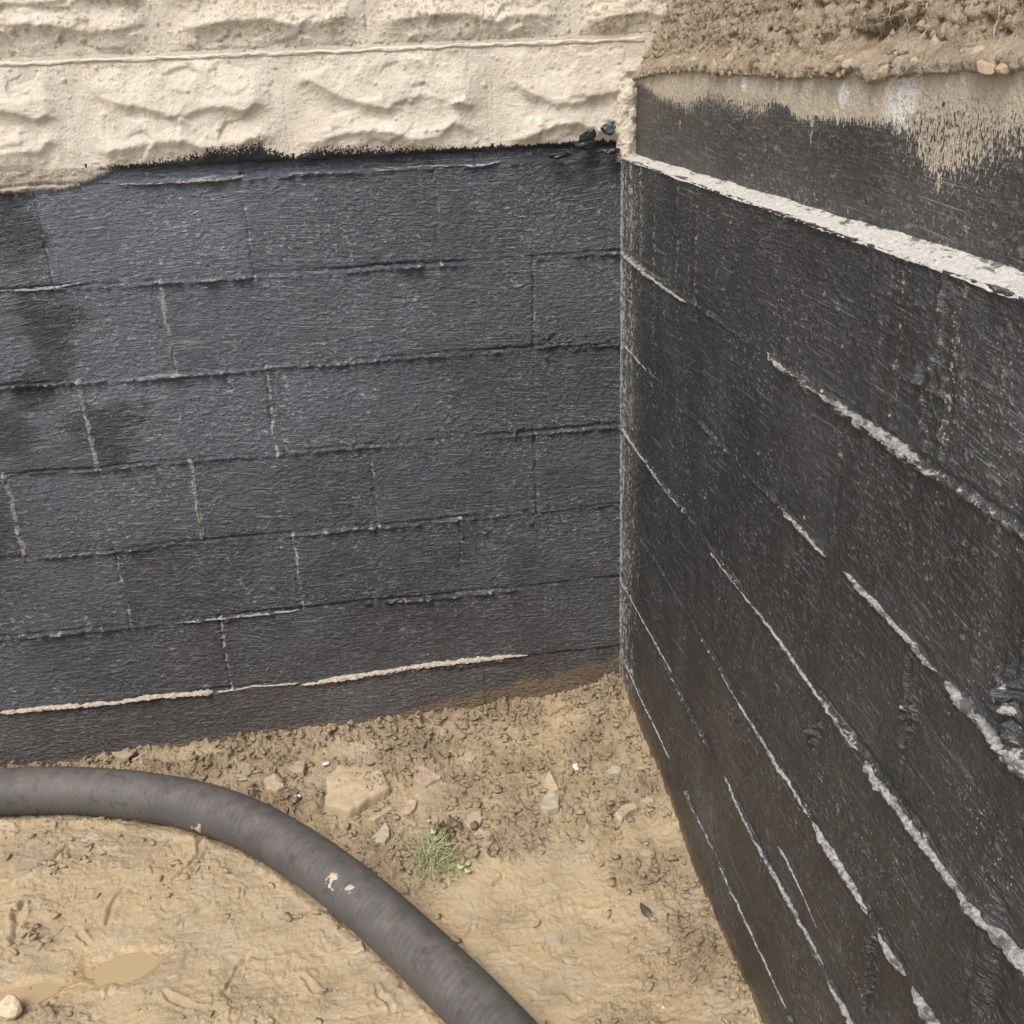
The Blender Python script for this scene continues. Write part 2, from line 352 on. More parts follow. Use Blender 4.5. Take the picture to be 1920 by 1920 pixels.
left_wall = empty('block_wall', (-1, 0, -1.35), 'bitumen-coated black block wall facing the viewer under the beige split-face courses', 'wall', 'black coated foundation walls')
LJ = {1: [-1.219, -.805, -.403], 2: [-1.408, -1.002, -.600, -.201], 3: [-1.207, -.809, -.405], 4: [-1.406, -1.002, -.593, -.206],
      5: [-1.610, -1.205, -.796, -.399], 6: [-1.400, -.995, -.544, -.197], 7: [-1.62, -1.17, -.76, -.36]}
def joint_list(k): j = LJ[k]; return sorted(j+[min(j)-.4064*i for i in range(1, 8)])
# depth (+) or ridge (-) and paleness of each upright joint near the picture: (x, depth mm, bare)
JP = {(1, -1.219): (1., .25), (1, -.805): (2.5, .25), (1, -.403): (1.2, .2), (2, -1.002): (-2.0, .75), (2, -.600): (1., .05), (2, -.201): (2.6, .15), (3, -1.207): (-2.5, .95),
      (3, -.809): (2.4, .55), (3, -.405): (1.2, .12), (4, -1.406): (-2.5, .85), (4, -1.002): (-2., .7), (4, -.593): (2.2, .15), (4, -.206): (3.2, .12), (5, -1.205): (2.6, .25),
      (5, -.796): (1.8, .4), (5, -.399): (1.6, .12), (6, -1.400): (.8, 0), (6, -.995): (2.8, .35), (6, -.544): (.8, .12), (6, -.197): (1., .05)}
lx = axis(-4.2, 0., .0028, (-1.82, 0., .03)); lx[-1] = 0.
lz = np.concatenate([np.linspace(-1.50, -6*H, 70)[:-1], np.linspace(-6*H, 0, 6*72+1), np.linspace(0, .034, 13)[1:]])
def left_relief(X, Z):
    k = np.clip(np.floor(-Z/H)+1, 1, 7).astype(int)                   # course number
    h = .0022*fbm(X*7, Z*9, 3, 3) + .0016*fbm(X*42, Z*60, 5, 3)
    pit = fbm(X*95, Z*165, 8, 3, .6); h += .0016*pit - .0008*np.abs(noise(X*60, Z*110, 9))
    f1, f2, a, b, c, dx, dy = worley(X/.05, Z/.045, 90); h += np.where(a < .12, .0016*np.sqrt(np.clip(1-(f1/(.06+.16*b))**2, 0, 1)), 0)
    bare = np.zeros(X.shape); mud = np.zeros(X.shape); patch = np.zeros(X.shape); coat = np.ones(X.shape)
    tone = np.zeros(X.shape)
    # each block sits a little in or out
    for kk in LJ:
        js = joint_list(kk)+[0.]
        m = k == kk
        bi = np.searchsorted(np.array(js), X[m]); tone[m] = _hash(bi.astype(np.int64), np.full(bi.shape, kk, np.int64), 57)-.5
        rr = _hash(bi.astype(np.int64), np.full(bi.shape, kk, np.int64), 51); r2 = _hash(bi.astype(np.int64), np.full(bi.shape, kk, np.int64), 52)
        h[m] += (rr-.5)*.004 + (r2-.5)*.010*(((-Z[m]/H) % 1)-.5)*(1 if kk < 7 else 0)
    # bed joints: an undercut with a thin lip below, coming and going
    for q in range(0, 7):
        zz = -q*H + .0038*noise(X*7, X*0+q, 21) + .0020*noise(X*34, X*0+q, 22) + .0012*noise(X*110, X*0+q, 26)
        d = Z-zz; amp = np.clip(.85+1.3*noise(X*2.7, X*0+q*3.3, 23)+.6*noise(X*19, X*0+q*3.3, 27), .30, 1.5); lip = np.clip(.55+1.3*noise(X*3.9, X*0+q*7.7, 24)+.8*noise(X*25, X*0+q*2.7, 28), .10, 1.5)
        rag = 1+1.0*noise(X*75, Z*90, 25)
        h += -.0050*amp*np.exp(-((d-.0035)/.0032)**2)
        h += .0062*lip*rag*np.exp(-((d+.0030)/.0034)**2)
        bare += .40*lip*np.clip(rag-.35, 0, 1.2)*np.exp(-((d+.002)/.0032)**2)*(1 if q < 6 else 0)
    for (kk, xj), (dep, br) in JP.items():
        zt, zb = -(kk-1)*H, -kk*H
        m = (Z < zt+.006) & (Z > zb-.006)
        xx = xj + .0040*noise(Z*26, Z*0+xj*9, 31)+.0014*noise(Z*110, Z*0+xj*9, 35); d = X-xx
        am = np.clip(.8+1.0*noise(Z*20, Z*0+xj*5, 32), .25, 1.4)*m
        h += -dep*.0020*am*np.exp(-(d/.0042)**2)
        h += .0012*am*np.clip(noise(X*120, Z*120, 33), 0, 1)*np.exp(-(d/.011)**2)
        bare += 1.4*(br+.13)*np.clip(am+.15*m, 0, 1.2)*np.clip(.7+noise(X*150, Z*60, 34), 0, 1.3)*np.exp(-((d-.0025)/.0050)**2)
    # splashes of thick bitumen near the corner
    for px, py, n_, r_ in ((965, 810, 9, .02), (900, 1000, 14, .035), (1040, 640, 26, .05), (1115, 640, 16, .04), (1130, 800, 16, .035), (1010, 950, 10, .03), (985, 985, 8, .03), (760, 1170, 6, .03), (420, 1165, 6, .012)):
        x0, z0 = LW(px, py)
        rr = random.Random(px)
        for i in range(n_):
            cx, cz, r = x0+rr.gauss(0, r_*.6), z0+rr.gauss(0, r_*.3), rr.uniform(.002, .007)
            q = np.clip(1-((X-cx)**2+(Z-cz)**2)/(r*r), 0, 1); h += .8*r*np.sqrt(q)
    # worn, dirty foot and the ochre stain by the corner
    zg = np.interp(X, [-1.6, -1.33, -.92, -.5, -.23, 0], [-1.385, -1.38, -1.362, -1.36, -1.347, -1.31])
    band = sst(-6*H+.005, -6*H-.01, Z)
    mud += .26*band*(.6+.5*fbm(X*6, Z*20, 41)) + .07*sst(-.75, -1.2, Z)
    stain = np.interp(X, [-.75, -.52, -.42, -.3, -.1, 0], [.0, .028, .040, .052, .055, .07])*(1+.4*noise(X*14, Z*0, 43))
    mud += 1.8*sst(1.15, .3, (Z-zg)/np.maximum(stain*1.15, .012))
    mud = np.maximum(mud, .8*sst(.02, .0, Z-zg))
    for px, py, rx, rz in ((95, 625, .06, .085), (200, 800, .075, .06), (20, 810, .05, .05), (20, 420, .055, .10), (60, 730, .05, .04)):
        x0, z0 = LW(px, py); d = np.hypot((X-x0)/rx, (Z-z0)/rz)+.9*fbm(X*9, Z*14, 45, 3)+.4*fbm(X*14, Z*90, 44, 2)
        patch = np.maximum(patch, .9*sst(1.35, .35, d))
    # the coat line just under the split face
    e = np.interp(X, [LW(px, 320)[0] for px in (0, 110, 140, 170, 200, 260, 1165)], [-.005, -.003, .003, .010, .022, .065, .065]) + .003*fbm(X*30, Z*0, 47)
    coat = 1-sst(-.010, .006, Z-e)
    pad = sst(-.012, .004, Z-np.minimum(e, .03))*sst(LW(260, 320)[0], LW(130, 320)[0], X)
    h += np.where(Z > .002, -.006*sst(.002, .008, Z), 0)*(1-pad)+pad*(.007+.005*fbm(X*40, Z*60, 50))
    sheen_chalk = np.clip((.85*sst(-1.3, -.1, Z)+.45*fbm(X*3.2, Z*3.2, 46)+.15*noise(X*.9, Z*.9, 48)+.34*tone)*(.35+.65*sst(-.05, -.85, X)), 0, 1)  # sky sheen painted in toward the upper left, over blotchy block-to-block tone
    return h, np.stack([np.clip(bare, 0, 1), np.clip(mud, 0, 1), np.clip(.5-.5*sheen_chalk*(1-patch)+.5*patch, 0, 1), coat], -1)
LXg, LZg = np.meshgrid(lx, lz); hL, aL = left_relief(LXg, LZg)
PL = np.stack([LXg, -hL, LZg], -1)
for kk in range(1, 8):
    zb, zt = (-kk*H, -(kk-1)*H) if kk < 7 else (-1.5, -6*H)
    r0, r1 = int(np.argmin(abs(lz-zb))), int(np.argmin(abs(lz-zt)))
    for c0, c1 in slices(lx, joint_list(kk)):
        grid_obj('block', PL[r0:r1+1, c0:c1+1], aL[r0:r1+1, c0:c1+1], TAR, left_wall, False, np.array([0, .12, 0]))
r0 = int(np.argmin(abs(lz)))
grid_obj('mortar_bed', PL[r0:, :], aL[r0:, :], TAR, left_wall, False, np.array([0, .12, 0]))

# ------------------------------------------------------------------ squeezed-out mortar left uncoated on the joints
def ridge(name, pts, wall, mat, parent, seed, sink=.004):
    """pts: (u, z, width, height) along a joint of a wall; a lumpy half-round bead, closed where it meets the wall"""
    pts = np.array(pts, float); L = np.r_[0, np.cumsum(np.hypot(np.diff(pts[:, 0]), np.diff(pts[:, 1])))]
    n = max(6, int(L[-1]/.0022)); s = np.linspace(0, L[-1], n)
    u, z, wd, ht = (np.interp(s, L, pts[:, i]) for i in range(4))
    z = z+.0012*noise(s*60, s*0+seed, 61)+.002*noise(s*16, s*0+seed, 60); k = 15; ang = np.linspace(0, PI, k)
    end = np.sqrt(np.clip(np.minimum(s, L[-1]-s)/.012, 0, 1))
    wn = wd*end*(1+.55*noise(s*45, s*0+seed, 62)+.35*noise(s*130, s*0+seed, 63)); hn = ht*end*(1+.5*noise(s*38, s*0+seed, 64)+.3*noise(s*120, s*0+seed, 65))
    wn = np.maximum(wn, .0012); hn = np.maximum(hn, .0010)
    S, Aa = np.meshgrid(s, ang, indexing='ij')
    lump = 1+.22*noise(S*120, Aa*2.2, 66+seed)+.10*noise(S*300, Aa*5, 67+seed)
    dz = .5*wn[:, None]*np.cos(Aa)*(1+.3*noise(S*90, Aa*0+1, 68+seed)); out = hn[:, None]*np.sin(Aa)**.8*lump-sink*(np.abs(np.cos(Aa))**6)
    U = np.repeat(u[:, None], k, 1); Z = z[:, None]+dz-.15*wn[:, None]*np.sin(Aa)
    base = wall(U, Z)
    P = np.stack([U, -(base+out), Z], -1) if parent is left_wall else np.stack([-(base+out), -U, Z], -1)
    at = np.zeros(P.shape[:2]+(4,)); at[..., 3] = 1; at[..., 2] = .3; at[..., 0] = .3*np.clip(fbm(S*60, Aa*2, 69+seed)+.4, 0, 1)
    return grid_obj(name, P, at, mat, parent, parent is not left_wall, None)
def lsurf(U, Z):
    i = np.clip(np.searchsorted(lx, U), 0, len(lx)-1); j = np.clip(np.searchsorted(lz, Z), 0, len(lz)-1); return hL[j, i]*.5
def lpx(l): return [(*LW(px, py), w_, h_) for px, py, w_, h_ in l]
for i, l in enumerate([
    [(0, 1336, .007, .008), (90, 1327, .010, .008), (200, 1318, .008, .007), (300, 1305, .009, .008), (400, 1297, .010, .009)],
    [(405, 1297, .004, .004), (480, 1287, .003, .003), (560, 1280, .004, .004)],
    [(565, 1283, .008, .006), (620, 1274, .011, .009), (700, 1262, .010, .009), (800, 1247, .011, .010), (900, 1236, .013, .010), (990, 1228, .003, .004)]]):
    ridge('mortar_ridge', lpx(l), lsurf, MORTAR_TAN, left_wall, 3+i)
for i, l in enumerate([
    [(215, 347, .003, .003), (300, 343, .004, .003), (385, 338, .008, .006), (455, 331, .006, .005)],
    [(1003, 655, .003, .003), (1022, 648, .009, .007), (1060, 646, .007, .006), (1100, 641, .008, .007), (1140, 640, .005, .005)],
    [(0, 545, .004, .003), (60, 543, .006, .004), (110, 538, .005, .004), (160, 530, .003, .003)],
    [(330, 1168, .003, .002), (430, 1158, .006, .004), (560, 1145, .003, .002)],
    [(700, 320, .003, .003), (800, 312, .003, .002), (905, 309, .006, .005), (940, 303, .003, .003)]]):
    ridge('mortar_ridge', lpx(l), lsurf, TAR if i in (1,) else MORTAR, left_wall, 20+i, .003)

# ================================================================== RIGHT WALL (plane x = 0, seen face towards -X)
right_wall = empty('block_wall', (0, -1, -1.35), 'bitumen-coated black block wall running toward the viewer on the right under the soil', 'wall', 'black coated foundation walls')
def rj(k):
    b = 1.40 if k % 2 else 1.1766
    return [b+.4064*i for i in range(-3, 9) if b+.4064*i > .05]
RJP = {(1, 1.372): (-2.5, .22), (2, 1.1766): (1.5, .15), (3, 1.40): (3.2, .05), (4, 1.1766): (-1., .1), (5, 1.40): (2.2, .18), (4, 1.583): (2, .25), (2, 1.583): (-2, .2), (3, .99): (.6, .05), (2, .77): (.5, .05)}
rd = axis(0., 4.4, .0026, (0., 1.86, .03))
rz = np.concatenate([np.linspace(-1.50, -6*H, 80)[:-1], np.linspace(-6*H, 0, 6*80+1)])
def right_relief(D, Z):
    k = np.clip(np.floor(-Z/H)+1, 1, 7).astype(int)
    h = .0030*fbm(D*5, Z*6, 103, 3) + .0016*fbm(D*30, Z*34, 105, 3)
    h += .0009*fbm(D*110, Z*150, 108, 3, .6)
    f1, f2, a, b, c, dx, dy = worley(D/.022, Z/.022, 190); h += np.where(a < .18, .0016*np.sqrt(np.clip(1-(f1/(.05+.13*b))**2, 0, 1)), 0)
    bare = np.zeros(D.shape); mud = np.zeros(D.shape); patch = np.zeros(D.shape); coat = np.ones(D.shape)
    for q in range(0, 7):
        zz = -q*H + .003*noise(D*7, D*0+q, 121) + .0012*noise(D*45, D*0+q, 122); d = Z-zz
        lip = np.clip(.65+1.1*noise(D*3.4, D*0+q*7.7, 124)+.5*noise(D*22, D*0+q*7.7, 126), .15, 1.3)*np.interp(D, [0, .25, 1.8], [.35, .6, .9]); rag = 1+.8*noise(D*75, Z*75, 125)
        h += .0055*lip*rag*np.exp(-((d+.001)/.0042)**2)-.0028*np.exp(-((d-.008)/.004)**2)*lip
        bare += .60*lip*np.clip(rag-.35, 0, 1.2)*np.exp(-((d-.0012)/.0034)**2)
    for (kk, dj), (dep, br) in RJP.items():
        m = (Z < -(kk-1)*H+.006) & (Z > -kk*H-.006)
        xx = dj+.006*noise(Z*22, Z*0+dj*9, 131); d = D-xx; am = np.clip(.7+.8*noise(Z*18, Z*0+dj*5, 132), .1, 1.3)*m
        h += -dep*.0016*am*np.exp(-(d/.004)**2)
        h += .0045*am*np.clip(noise(D*70, Z*70, 133)+.1, 0, 1)*np.exp(-(d/.018)**2)*(1 if abs(dep) >= 2 else .4)
        bare += br*am*np.clip(.4+noise(D*150, Z*60, 134), 0, 1.2)*np.exp(-(d/.012)**2)
    # double smear of thick coat at the upright joint of the top course
    for (a0, b0), (a1, b1) in (((1775, 560), (1740, 730)), ((1725, 690), (1735, 840)), ((1765, 740), (1765, 880)), ((1720, 720), (1760, 690))):
        d_, s_, p_ = polydist(D, Z, [RW(a0, b0), RW(a1, b1)]); q = np.exp(-(d_/.006)**2)*np.clip(.5+1.2*noise(D*60, Z*60, 137), 0, 1.4); h += .006*q; bare += .22*q
    # the ragged rows of crumbs under the first bed joint
    d_, s_, p_ = polydist(D, Z, [RW(1445, 665), RW(1560, 760), RW(1640, 810), RW(1720, 875)]); q = np.exp(-(d_/.012)**2)*np.clip(.1+1.3*noise(D*55, Z*55, 138), 0, 1.3); h += .008*q; bare += .28*q
    for px, py, r, n_ in ((1890, 1290, .018, 30), (1900, 1380, .02, 24), (1530, 1375, .010, 14), (1705, 1330, .010, 14), (1560, 560, .10, 60), (1380, 560, .08, 40), (1440, 900, .05, 20), (1340, 900, .04, 18), (1800, 980, .05, 16)):
        d0, z0 = RW(px, py); rr = random.Random(px+py)
        for i in range(n_):
            cx, cz, q_ = d0+rr.gauss(0, r*.6), z0+rr.gauss(0, r), rr.uniform(.0018, .0045 if r > .03 else .009)
            i0, i1 = np.searchsorted(rd, cx-q_), np.searchsorted(rd, cx+q_)+1; j0, j1 = np.searchsorted(rz, cz-q_), np.searchsorted(rz, cz+q_)+1
            sl_ = (slice(j0, j1), slice(i0, i1)); q = np.clip(1-((D[sl_]-cx)**2+(Z[sl_]-cz)**2)/(q_*q_), 0, 1); h[sl_] += .75*q_*np.sqrt(q)
            if rr.random() < .12: bare[sl_] += q
    # cracks
    for l in ([(1705, 1240), (1700, 1280), (1712, 1330), (1705, 1360), (1690, 1400)], [(1640, 1760), (1625, 1820), (1622, 1890)]):
        d_, s_, p_ = polydist(D, Z, [RW(*q) for q in l]); h -= .005*np.exp(-(d_/.0028)**2); h += .004*np.exp(-((d_-.006)/.004)**2)*np.clip(noise(D*80, Z*80, 139)+.4, 0, 1); bare += .15*np.exp(-((d_-.004)/.003)**2)
    # the trowelled hollow at the near bottom
    d0, z0 = RW(1905, 1870); q = sst(1.1, .75, np.maximum(abs(D-d0)/.055, abs(Z-z0)/.08)+.1*noise(D*30, Z*30, 140)); h -= .010*q
    # rubbed, dusty strip by the corner and dirty runs down from the ledge
    dust = .62*np.exp(-(D/.19)**1.5)*(.75+.8*fbm(D*40, Z*7, 142))+.35*np.exp(-(D/.02)**2)
    run = np.clip(noise(D*26, Z*1.2, 143)*1.7-.25, 0, 1)*sst(-.52, -.05, Z); dust += .32*run
    mud += .08*np.clip(dust, 0, 1)+.03*sst(-.45, -1.2, Z)*(.5+.6*fbm(D*5, Z*8, 144)); bare += 1.45*np.clip(dust, 0, 1)*np.clip(.7+.9*fbm(D*70, Z*60, 156, 3), .1, 1.4)
    zg = np.interp(D, [0, .06, .30, .50, .67, .93, 1.1, 2], [-1.300, -1.304, -1.322, -1.325, -1.365, -1.355, -1.335, -1.36])
    mud = np.maximum(mud, 1.0*sst(.030, .0, Z-zg+.012*noise(D*14, Z*0, 145))); mud += .09*sst(.12, .0, Z-zg+.05*noise(D*9, Z*0, 146))
    mud += .06*np.clip(fbm(D*2.6, Z*3, 147)+.05, 0, 1)*sst(-.6, -1.0, Z)
    sheen_chalk = np.clip(.25*sst(-.5, -.05, Z)+.75*fbm(D*3.2, Z*3.2, 149, 4)-.02+1.1*np.exp(-(D/.16)**1.5)*(.8+.7*fbm(D*50, Z*8, 151))+.5*np.clip(noise(D*22, Z*1.1, 152)*1.6-.3, 0, 1)*sst(-.6, -.1, Z), 0, 1)
    return h, np.stack([np.clip(bare, 0, 1), np.clip(mud, 0, 1), np.clip(.5-.5*sheen_chalk, 0, 1), coat], -1)
RD, RZ = np.meshgrid(rd, rz); hR, aR = right_relief(RD, RZ); hR = hR*sst(-.002, .012, RD)+.0035*np.clip(fbm(RD*90, RZ*70, 155, 3), -.2, 1)*np.exp(-(RD/.022)**2)
PR = np.stack([-hR, -RD, RZ], -1)
for kk in range(1, 8):
    zb, zt = (-kk*H, -(kk-1)*H) if kk < 7 else (-1.5, -6*H)
    r0, r1 = int(np.argmin(abs(rz-zb))), int(np.argmin(abs(rz-zt)))
    for c0, c1 in slices(rd, rj(kk)):
        grid_obj('block', PR[r0:r1+1, c0:c1+1], aR[r0:r1+1, c0:c1+1], TAR_R, right_wall, True, np.array([.19, 0, 0]))
def rsurf(U, Z):
    i = np.clip(np.searchsorted(rd, U), 0, len(rd)-1); j = np.clip(np.searchsorted(rz, Z), 0, len(rz)-1); return hR[j, i]*.5
def rpx(l, k=None):
    o = []
    for px, py, w_, h_ in l:
        d, z = RW(px, py); o.append((d, z if k is None else .6*z-.4*k*H, w_*.82, h_*.85))
    return o
RR = [
    (1, [(1168, 478, .006, .004), (1200, 506, .012, .008), (1240, 538, .008, .006), (1285, 575, .004, .003)]),
    (1, [(1440, 657, .004, .004), (1465, 690, .010, .006), (1490, 708, .004, .004)]),
    (1, [(1500, 715, .004, .003), (1580, 760, .007, .006), (1640, 800, .010, .008), (1690, 835, .012, .008), (1725, 865, .005, .004)]),
    (2, [(1165, 640, .005, .003), (1200, 680, .004, .003), (1215, 700, .002, .002)]),
    (2, [(1468, 957, .005, .004), (1500, 990, .006, .005), (1550, 1045, .004, .004)]),
    (2, [(1585, 1070, .003, .003), (1620, 1105, .008, .007), (1650, 1140, .006, .006), (1690, 1182, .005, .005), (1740, 1240, .006, .006), (1762, 1260, .003, .003)]),
    (2, [(1775, 1277, .006, .008), (1800, 1305, .013, .011), (1840, 1350, .012, .010), (1875, 1385, .013, .011), (1905, 1420, .018, .013), (1940, 1452, .014, .012), (2050, 1575, .008, .008)]),
    (3, [(1163, 800, .010, .005), (1190, 838, .007, .005), (1240, 910, .005, .004), (1275, 955, .002, .002)]),
    (3, [(1332, 1040, .004, .003), (1385, 1105, .003, .003), (1440, 1170, .004, .004), (1500, 1255, .006, .005), (1545, 1315, .005, .005), (1600, 1395, .007, .006), (1612, 1412, .004, .004)]),
    (3, [(1626, 1428, .012, .010), (1650, 1470, .013, .011), (1700, 1535, .014, .010), (1745, 1600, .011, .010), (1780, 1640, .010, .009), (1820, 1700, .011, .010), (1870, 1760, .013, .011), (1930, 1830, .012, .010), (2000, 1915, .010, .01)]),
    (4, [(1352, 1262, .002, .002), (1400, 1345, .004, .004), (1440, 1405, .006, .005), (1460, 1430, .008, .006), (1490, 1480, .004, .004), (1520, 1530, .006, .005)]),
    (4, [(1526, 1540, .006, .006), (1560, 1595, .013, .010), (1590, 1640, .011, .009), (1634, 1720, .005, .005)]),
    (4, [(1648, 1748, .005, .005), (1675, 1790, .011, .009), (1700, 1830, .009, .008)]),
    (4, [(1712, 1850, .006, .006), (1740, 1895, .015, .012), (1790, 1970, .014, .012), (1850, 2070, .010, .01)]),
    (5, [(1165, 1090, .004, .003), (1190, 1135, .003, .002), (1235, 1212, .004, .003), (1258, 1255, .002, .002)]),
    (5, [(1358, 1452, .003, .003), (1400, 1540, .006, .005), (1440, 1615, .006, .005), (1475, 1680, .006, .005), (1500, 1725, .005, .004), (1545, 1805, .003, .003)]),
    (5, [(1553, 1835, .004, .004), (1590, 1895, .008, .007), (1620, 1955, .007, .006), (1680, 2060, .006, .006)]),
    (None, [(1458, 1588, .002, .002), (1468, 1602, .005, .003), (1500, 1665, .003, .002), (1532, 1738, .001, .001)]),
    (6, [(1166, 1235, .003, .002), (1195, 1300, .004, .003), (1240, 1392, .004, .003), (1255, 1425, .002, .002)]),
    (6, [(1284, 1490, .002, .002), (1310, 1535, .004, .003), (1336, 1590, .002, .002)]),
    (6, [(1348, 1620, .003, .003), (1385, 1695, .005, .004), (1420, 1770, .004, .003), (1475, 1890, .003, .002)]),
]
for i, (k, l) in enumerate(RR): ridge('mortar_ridge', rpx(l, k), rsurf, MORTAR, right_wall, 40+i)

# upper stem wall: smooth render set back behind the ledge, bitumen brushed up to a ragged line
UPX = .03
ud = rd; uz = np.linspace(-.01, .190, 70); UD, UZ = np.meshgrid(ud, uz)
def UW(px, py): p = hit(px, py, 0, UPX); return -p[1], p[2]
lowp = [UW(*q) for q in ((1188, 152), (1240, 140), (1300, 136), (1370, 142), (1450, 148), (1500, 150), (1575, 150), (1600, 138), (1640, 160), (1665, 150), (1720, 144), (1800, 141), (1860, 140), (1920, 135))]
def soil_low(D): return np.interp(D, [q[0] for q in lowp], [q[1] for q in lowp])+.004*fbm(D*14, D*0, 402)+.003*noise(D*60, D*0, 403)
def upper_relief(D, Z):
    h = .0022*fbm(D*6, Z*8, 203, 3)+.0010*fbm(D*60, Z*60, 205, 3)
    wv = np.clip(.5+fbm(D*3.2, Z*3, 206, 2)*1.6, 0, 1)
    h += .0017*wv*fbm(D*150, Z*70, 207, 3, .6)+.0022*np.clip(fbm(D*75, Z*75, 208, 2)-.12, 0, 1)*wv
    ed = np.interp(D, [UW(px, 200)[0] for px in (1190, 1206, 1235, 1290, 1330, 1400, 1430, 1450, 1470, 1500, 1560, 1680, 1800, 1920)],
                   [UW(*q)[1] for q in ((1190, 158), (1206, 160), (1235, 182), (1290, 200), (1330, 182), (1400, 205), (1430, 205), (1450, 192), (1470, 195), (1500, 225), (1560, 225), (1680, 235), (1800, 248), (1920, 262))])
    fade = np.interp(D, [UW(px, 200)[0] for px in (1190, 1240, 1290, 1420, 1470, 1600, 1690, 1740, 1830, 1920)], [.003, .012, .022, .025, .006, .008, .014, .05, .04, .03])
    coat = .5-.5*np.clip((Z-ed+.004*noise(D*60, Z*0, 211))/np.maximum(fade, .004), -1, 1)
    # scraped patch with the render showing through
    d0, z0 = UW(1775, 300); q = np.exp(-(np.hypot((D-d0)/.085, (Z-z0)/.026))**2); coat -= .62*q*np.clip(.8+.6*noise(D*40, Z*40, 217), .2, 1.2)
    for px, py, l_ in ((1275, 235, .020), (1522, 255, .030), (1760, 345, .02)):
        d1, z1 = UW(px, py); q = np.exp(-((D-d1)/.0035)**2)*sst(l_*.6, l_*.4, abs(Z-z1)); coat -= .75*q; h += .001*q
    wht = np.zeros(D.shape)
    for px, py, r_ in ((1690, 192, .045), (1582, 178, .020), (1395, 155, .018)):
        d0, z0 = UW(px, py); wht = np.maximum(wht, sst(1.2, .4, np.hypot((D-d0)/r_, (Z-z0)/(r_*.75))+.4*fbm(D*40, Z*40, 213)))
    fil = sst(.055, .03, Z+.012*fbm(D*20, Z*5, 214)); bare = wht + .35*fil*np.clip(fbm(D*30, Z*90, 215)+.3, 0, 1)
    return h, np.stack([np.clip(bare, 0, 1), .06*np.ones(D.shape), np.clip(.40-.35*fbm(D*4, Z*6, 216), .1, .6), np.clip(coat, 0, 1)], -1)
UZ = -.01+(UZ+.01)/.20*(soil_low(UD)+.010+.01)
hU, aU = upper_relief(UD, UZ)
grid_obj('stem_wall', np.stack([UPX-hU, -UD, UZ], -1), aU, TAR_R, right_wall, True, np.array([.15, 0, 0]))
# white mortar fillet on the ledge
fs = np.arange(0, 4.4, .0026); fs = fs[(fs < 1.9) | (np.arange(len(fs)) % 12 == 0)]; ft = np.linspace(0, 1, 20)
FD, FT = np.meshgrid(fs, ft)
wid = np.interp(FD, [0, .1, .5, 1., 1.5, 4.4], [.003, .005, .008, .010, .014, .014])*(1+.2*noise(FD*12, FD*0, 221))
lump = fbm(FD*45, FT*2.2, 223, 4, .6)*.0045+fbm(FD*160, FT*9, 224, 3, .6)*.0026+.002*np.abs(noise(FD*60+FT*6, FT*5, 228))
fx = -.003+.035*FT - .9*lump*np.sin(FT*PI)**.5; lump = lump*.22; fz = .003*noise(FD*10, FD*0, 222)-.003*(FT < .05)+wid*FT**1.5+.9*lump*np.sin(FT*PI)**.5+.0012*noise(FD*70, FT*0, 227)*(1-FT)
fa = np.zeros(FD.shape+(4,)); fa[..., 0] = np.clip(sst(.40, 1.0, FT+.8*fbm(FD*9, FT*3, 229))*np.interp(FD, [0, .4, .9, 4], [.5, .6, 1, 1])*.8, 0, 1)+.25*sst(.06, 0, FT)
grid_obj('mortar_fillet', np.stack([fx, -FD, fz], -1), fa, FILLET, right_wall, True, None)

# ================================================================== SPLIT-FACE BEIGE WALL above the black courses
split_wall = empty('split_face_wall', (-1, 0, .03), 'beige painted split-face block wall of the house above the black coating', 'wall')
SZ0 = .028
sx = axis(-4.2, .62, .003, (-1.62, .10, .03))
def crest(px_list): return np.array([LW(*q) for q in px_list])
SB = [   # course, right joint, left joint, upper crest, lower crest
    (0, -1.516, -1.106, [(-80, 200), (0, 205), (40, 212), (75, 224), (95, 215), (140, 240)], [(-80, 300), (0, 288), (80, 280), (95, 262), (120, 262), (140, 285)]),
    (0, -1.106, -.692, [(150, 185), (180, 180), (230, 195), (270, 200), (310, 212), (345, 219), (370, 205), (420, 197), (460, 208), (480, 192), (530, 210)], [(150, 290), (195, 285), (250, 275), (300, 264), (350, 262), (380, 276), (450, 270), (485, 250), (530, 265)]),
    (0, -.692, -.277, [(545, 160), (585, 150), (610, 166), (640, 182), (700, 199), (725, 201), (760, 184), (800, 178), (850, 192), (915, 200)], [(545, 262), (590, 267), (640, 250), (700, 243), (740, 247), (770, 260), (820, 254), (852, 225), (870, 240), (915, 255)]),
    (0, -.277, .06, [(930, 165), (960, 152), (1000, 178), (1040, 193), (1090, 191), (1110, 178), (1160, 170)], [(930, 262), (960, 262), (1000, 250), (1040, 233), (1080, 228), (1120, 243), (1165, 250)]),
    (1, -1.32, -.916, [(-40, 10), (80, 5), (160, -5), (290, 0)], [(-40, 42), (0, 45), (100, 45), (140, 55), (170, 60), (250, 50), (272, 33), (300, 45)]),
    (1, -.916, -.515, [(310, 0), (420, -30), (560, -20), (680, -30)], [(310, 60), (390, 48), (430, 38), (500, 33), (540, 46), (590, 42), (650, 30), (685, 45)]),
    (1, -.515, -.10, [(700, -20), (800, -40), (960, -30), (1070, -40)], [(700, 45), (780, 30), (830, 25), (880, 25), (930, 42), (960, 27), (1040, 30), (1075, 50)]),
    (1, -.10, .31, [(1100, -30), (1160, -40)], [(1100, 42), (1150, 30), (1200, 20), (1240, 30)])]
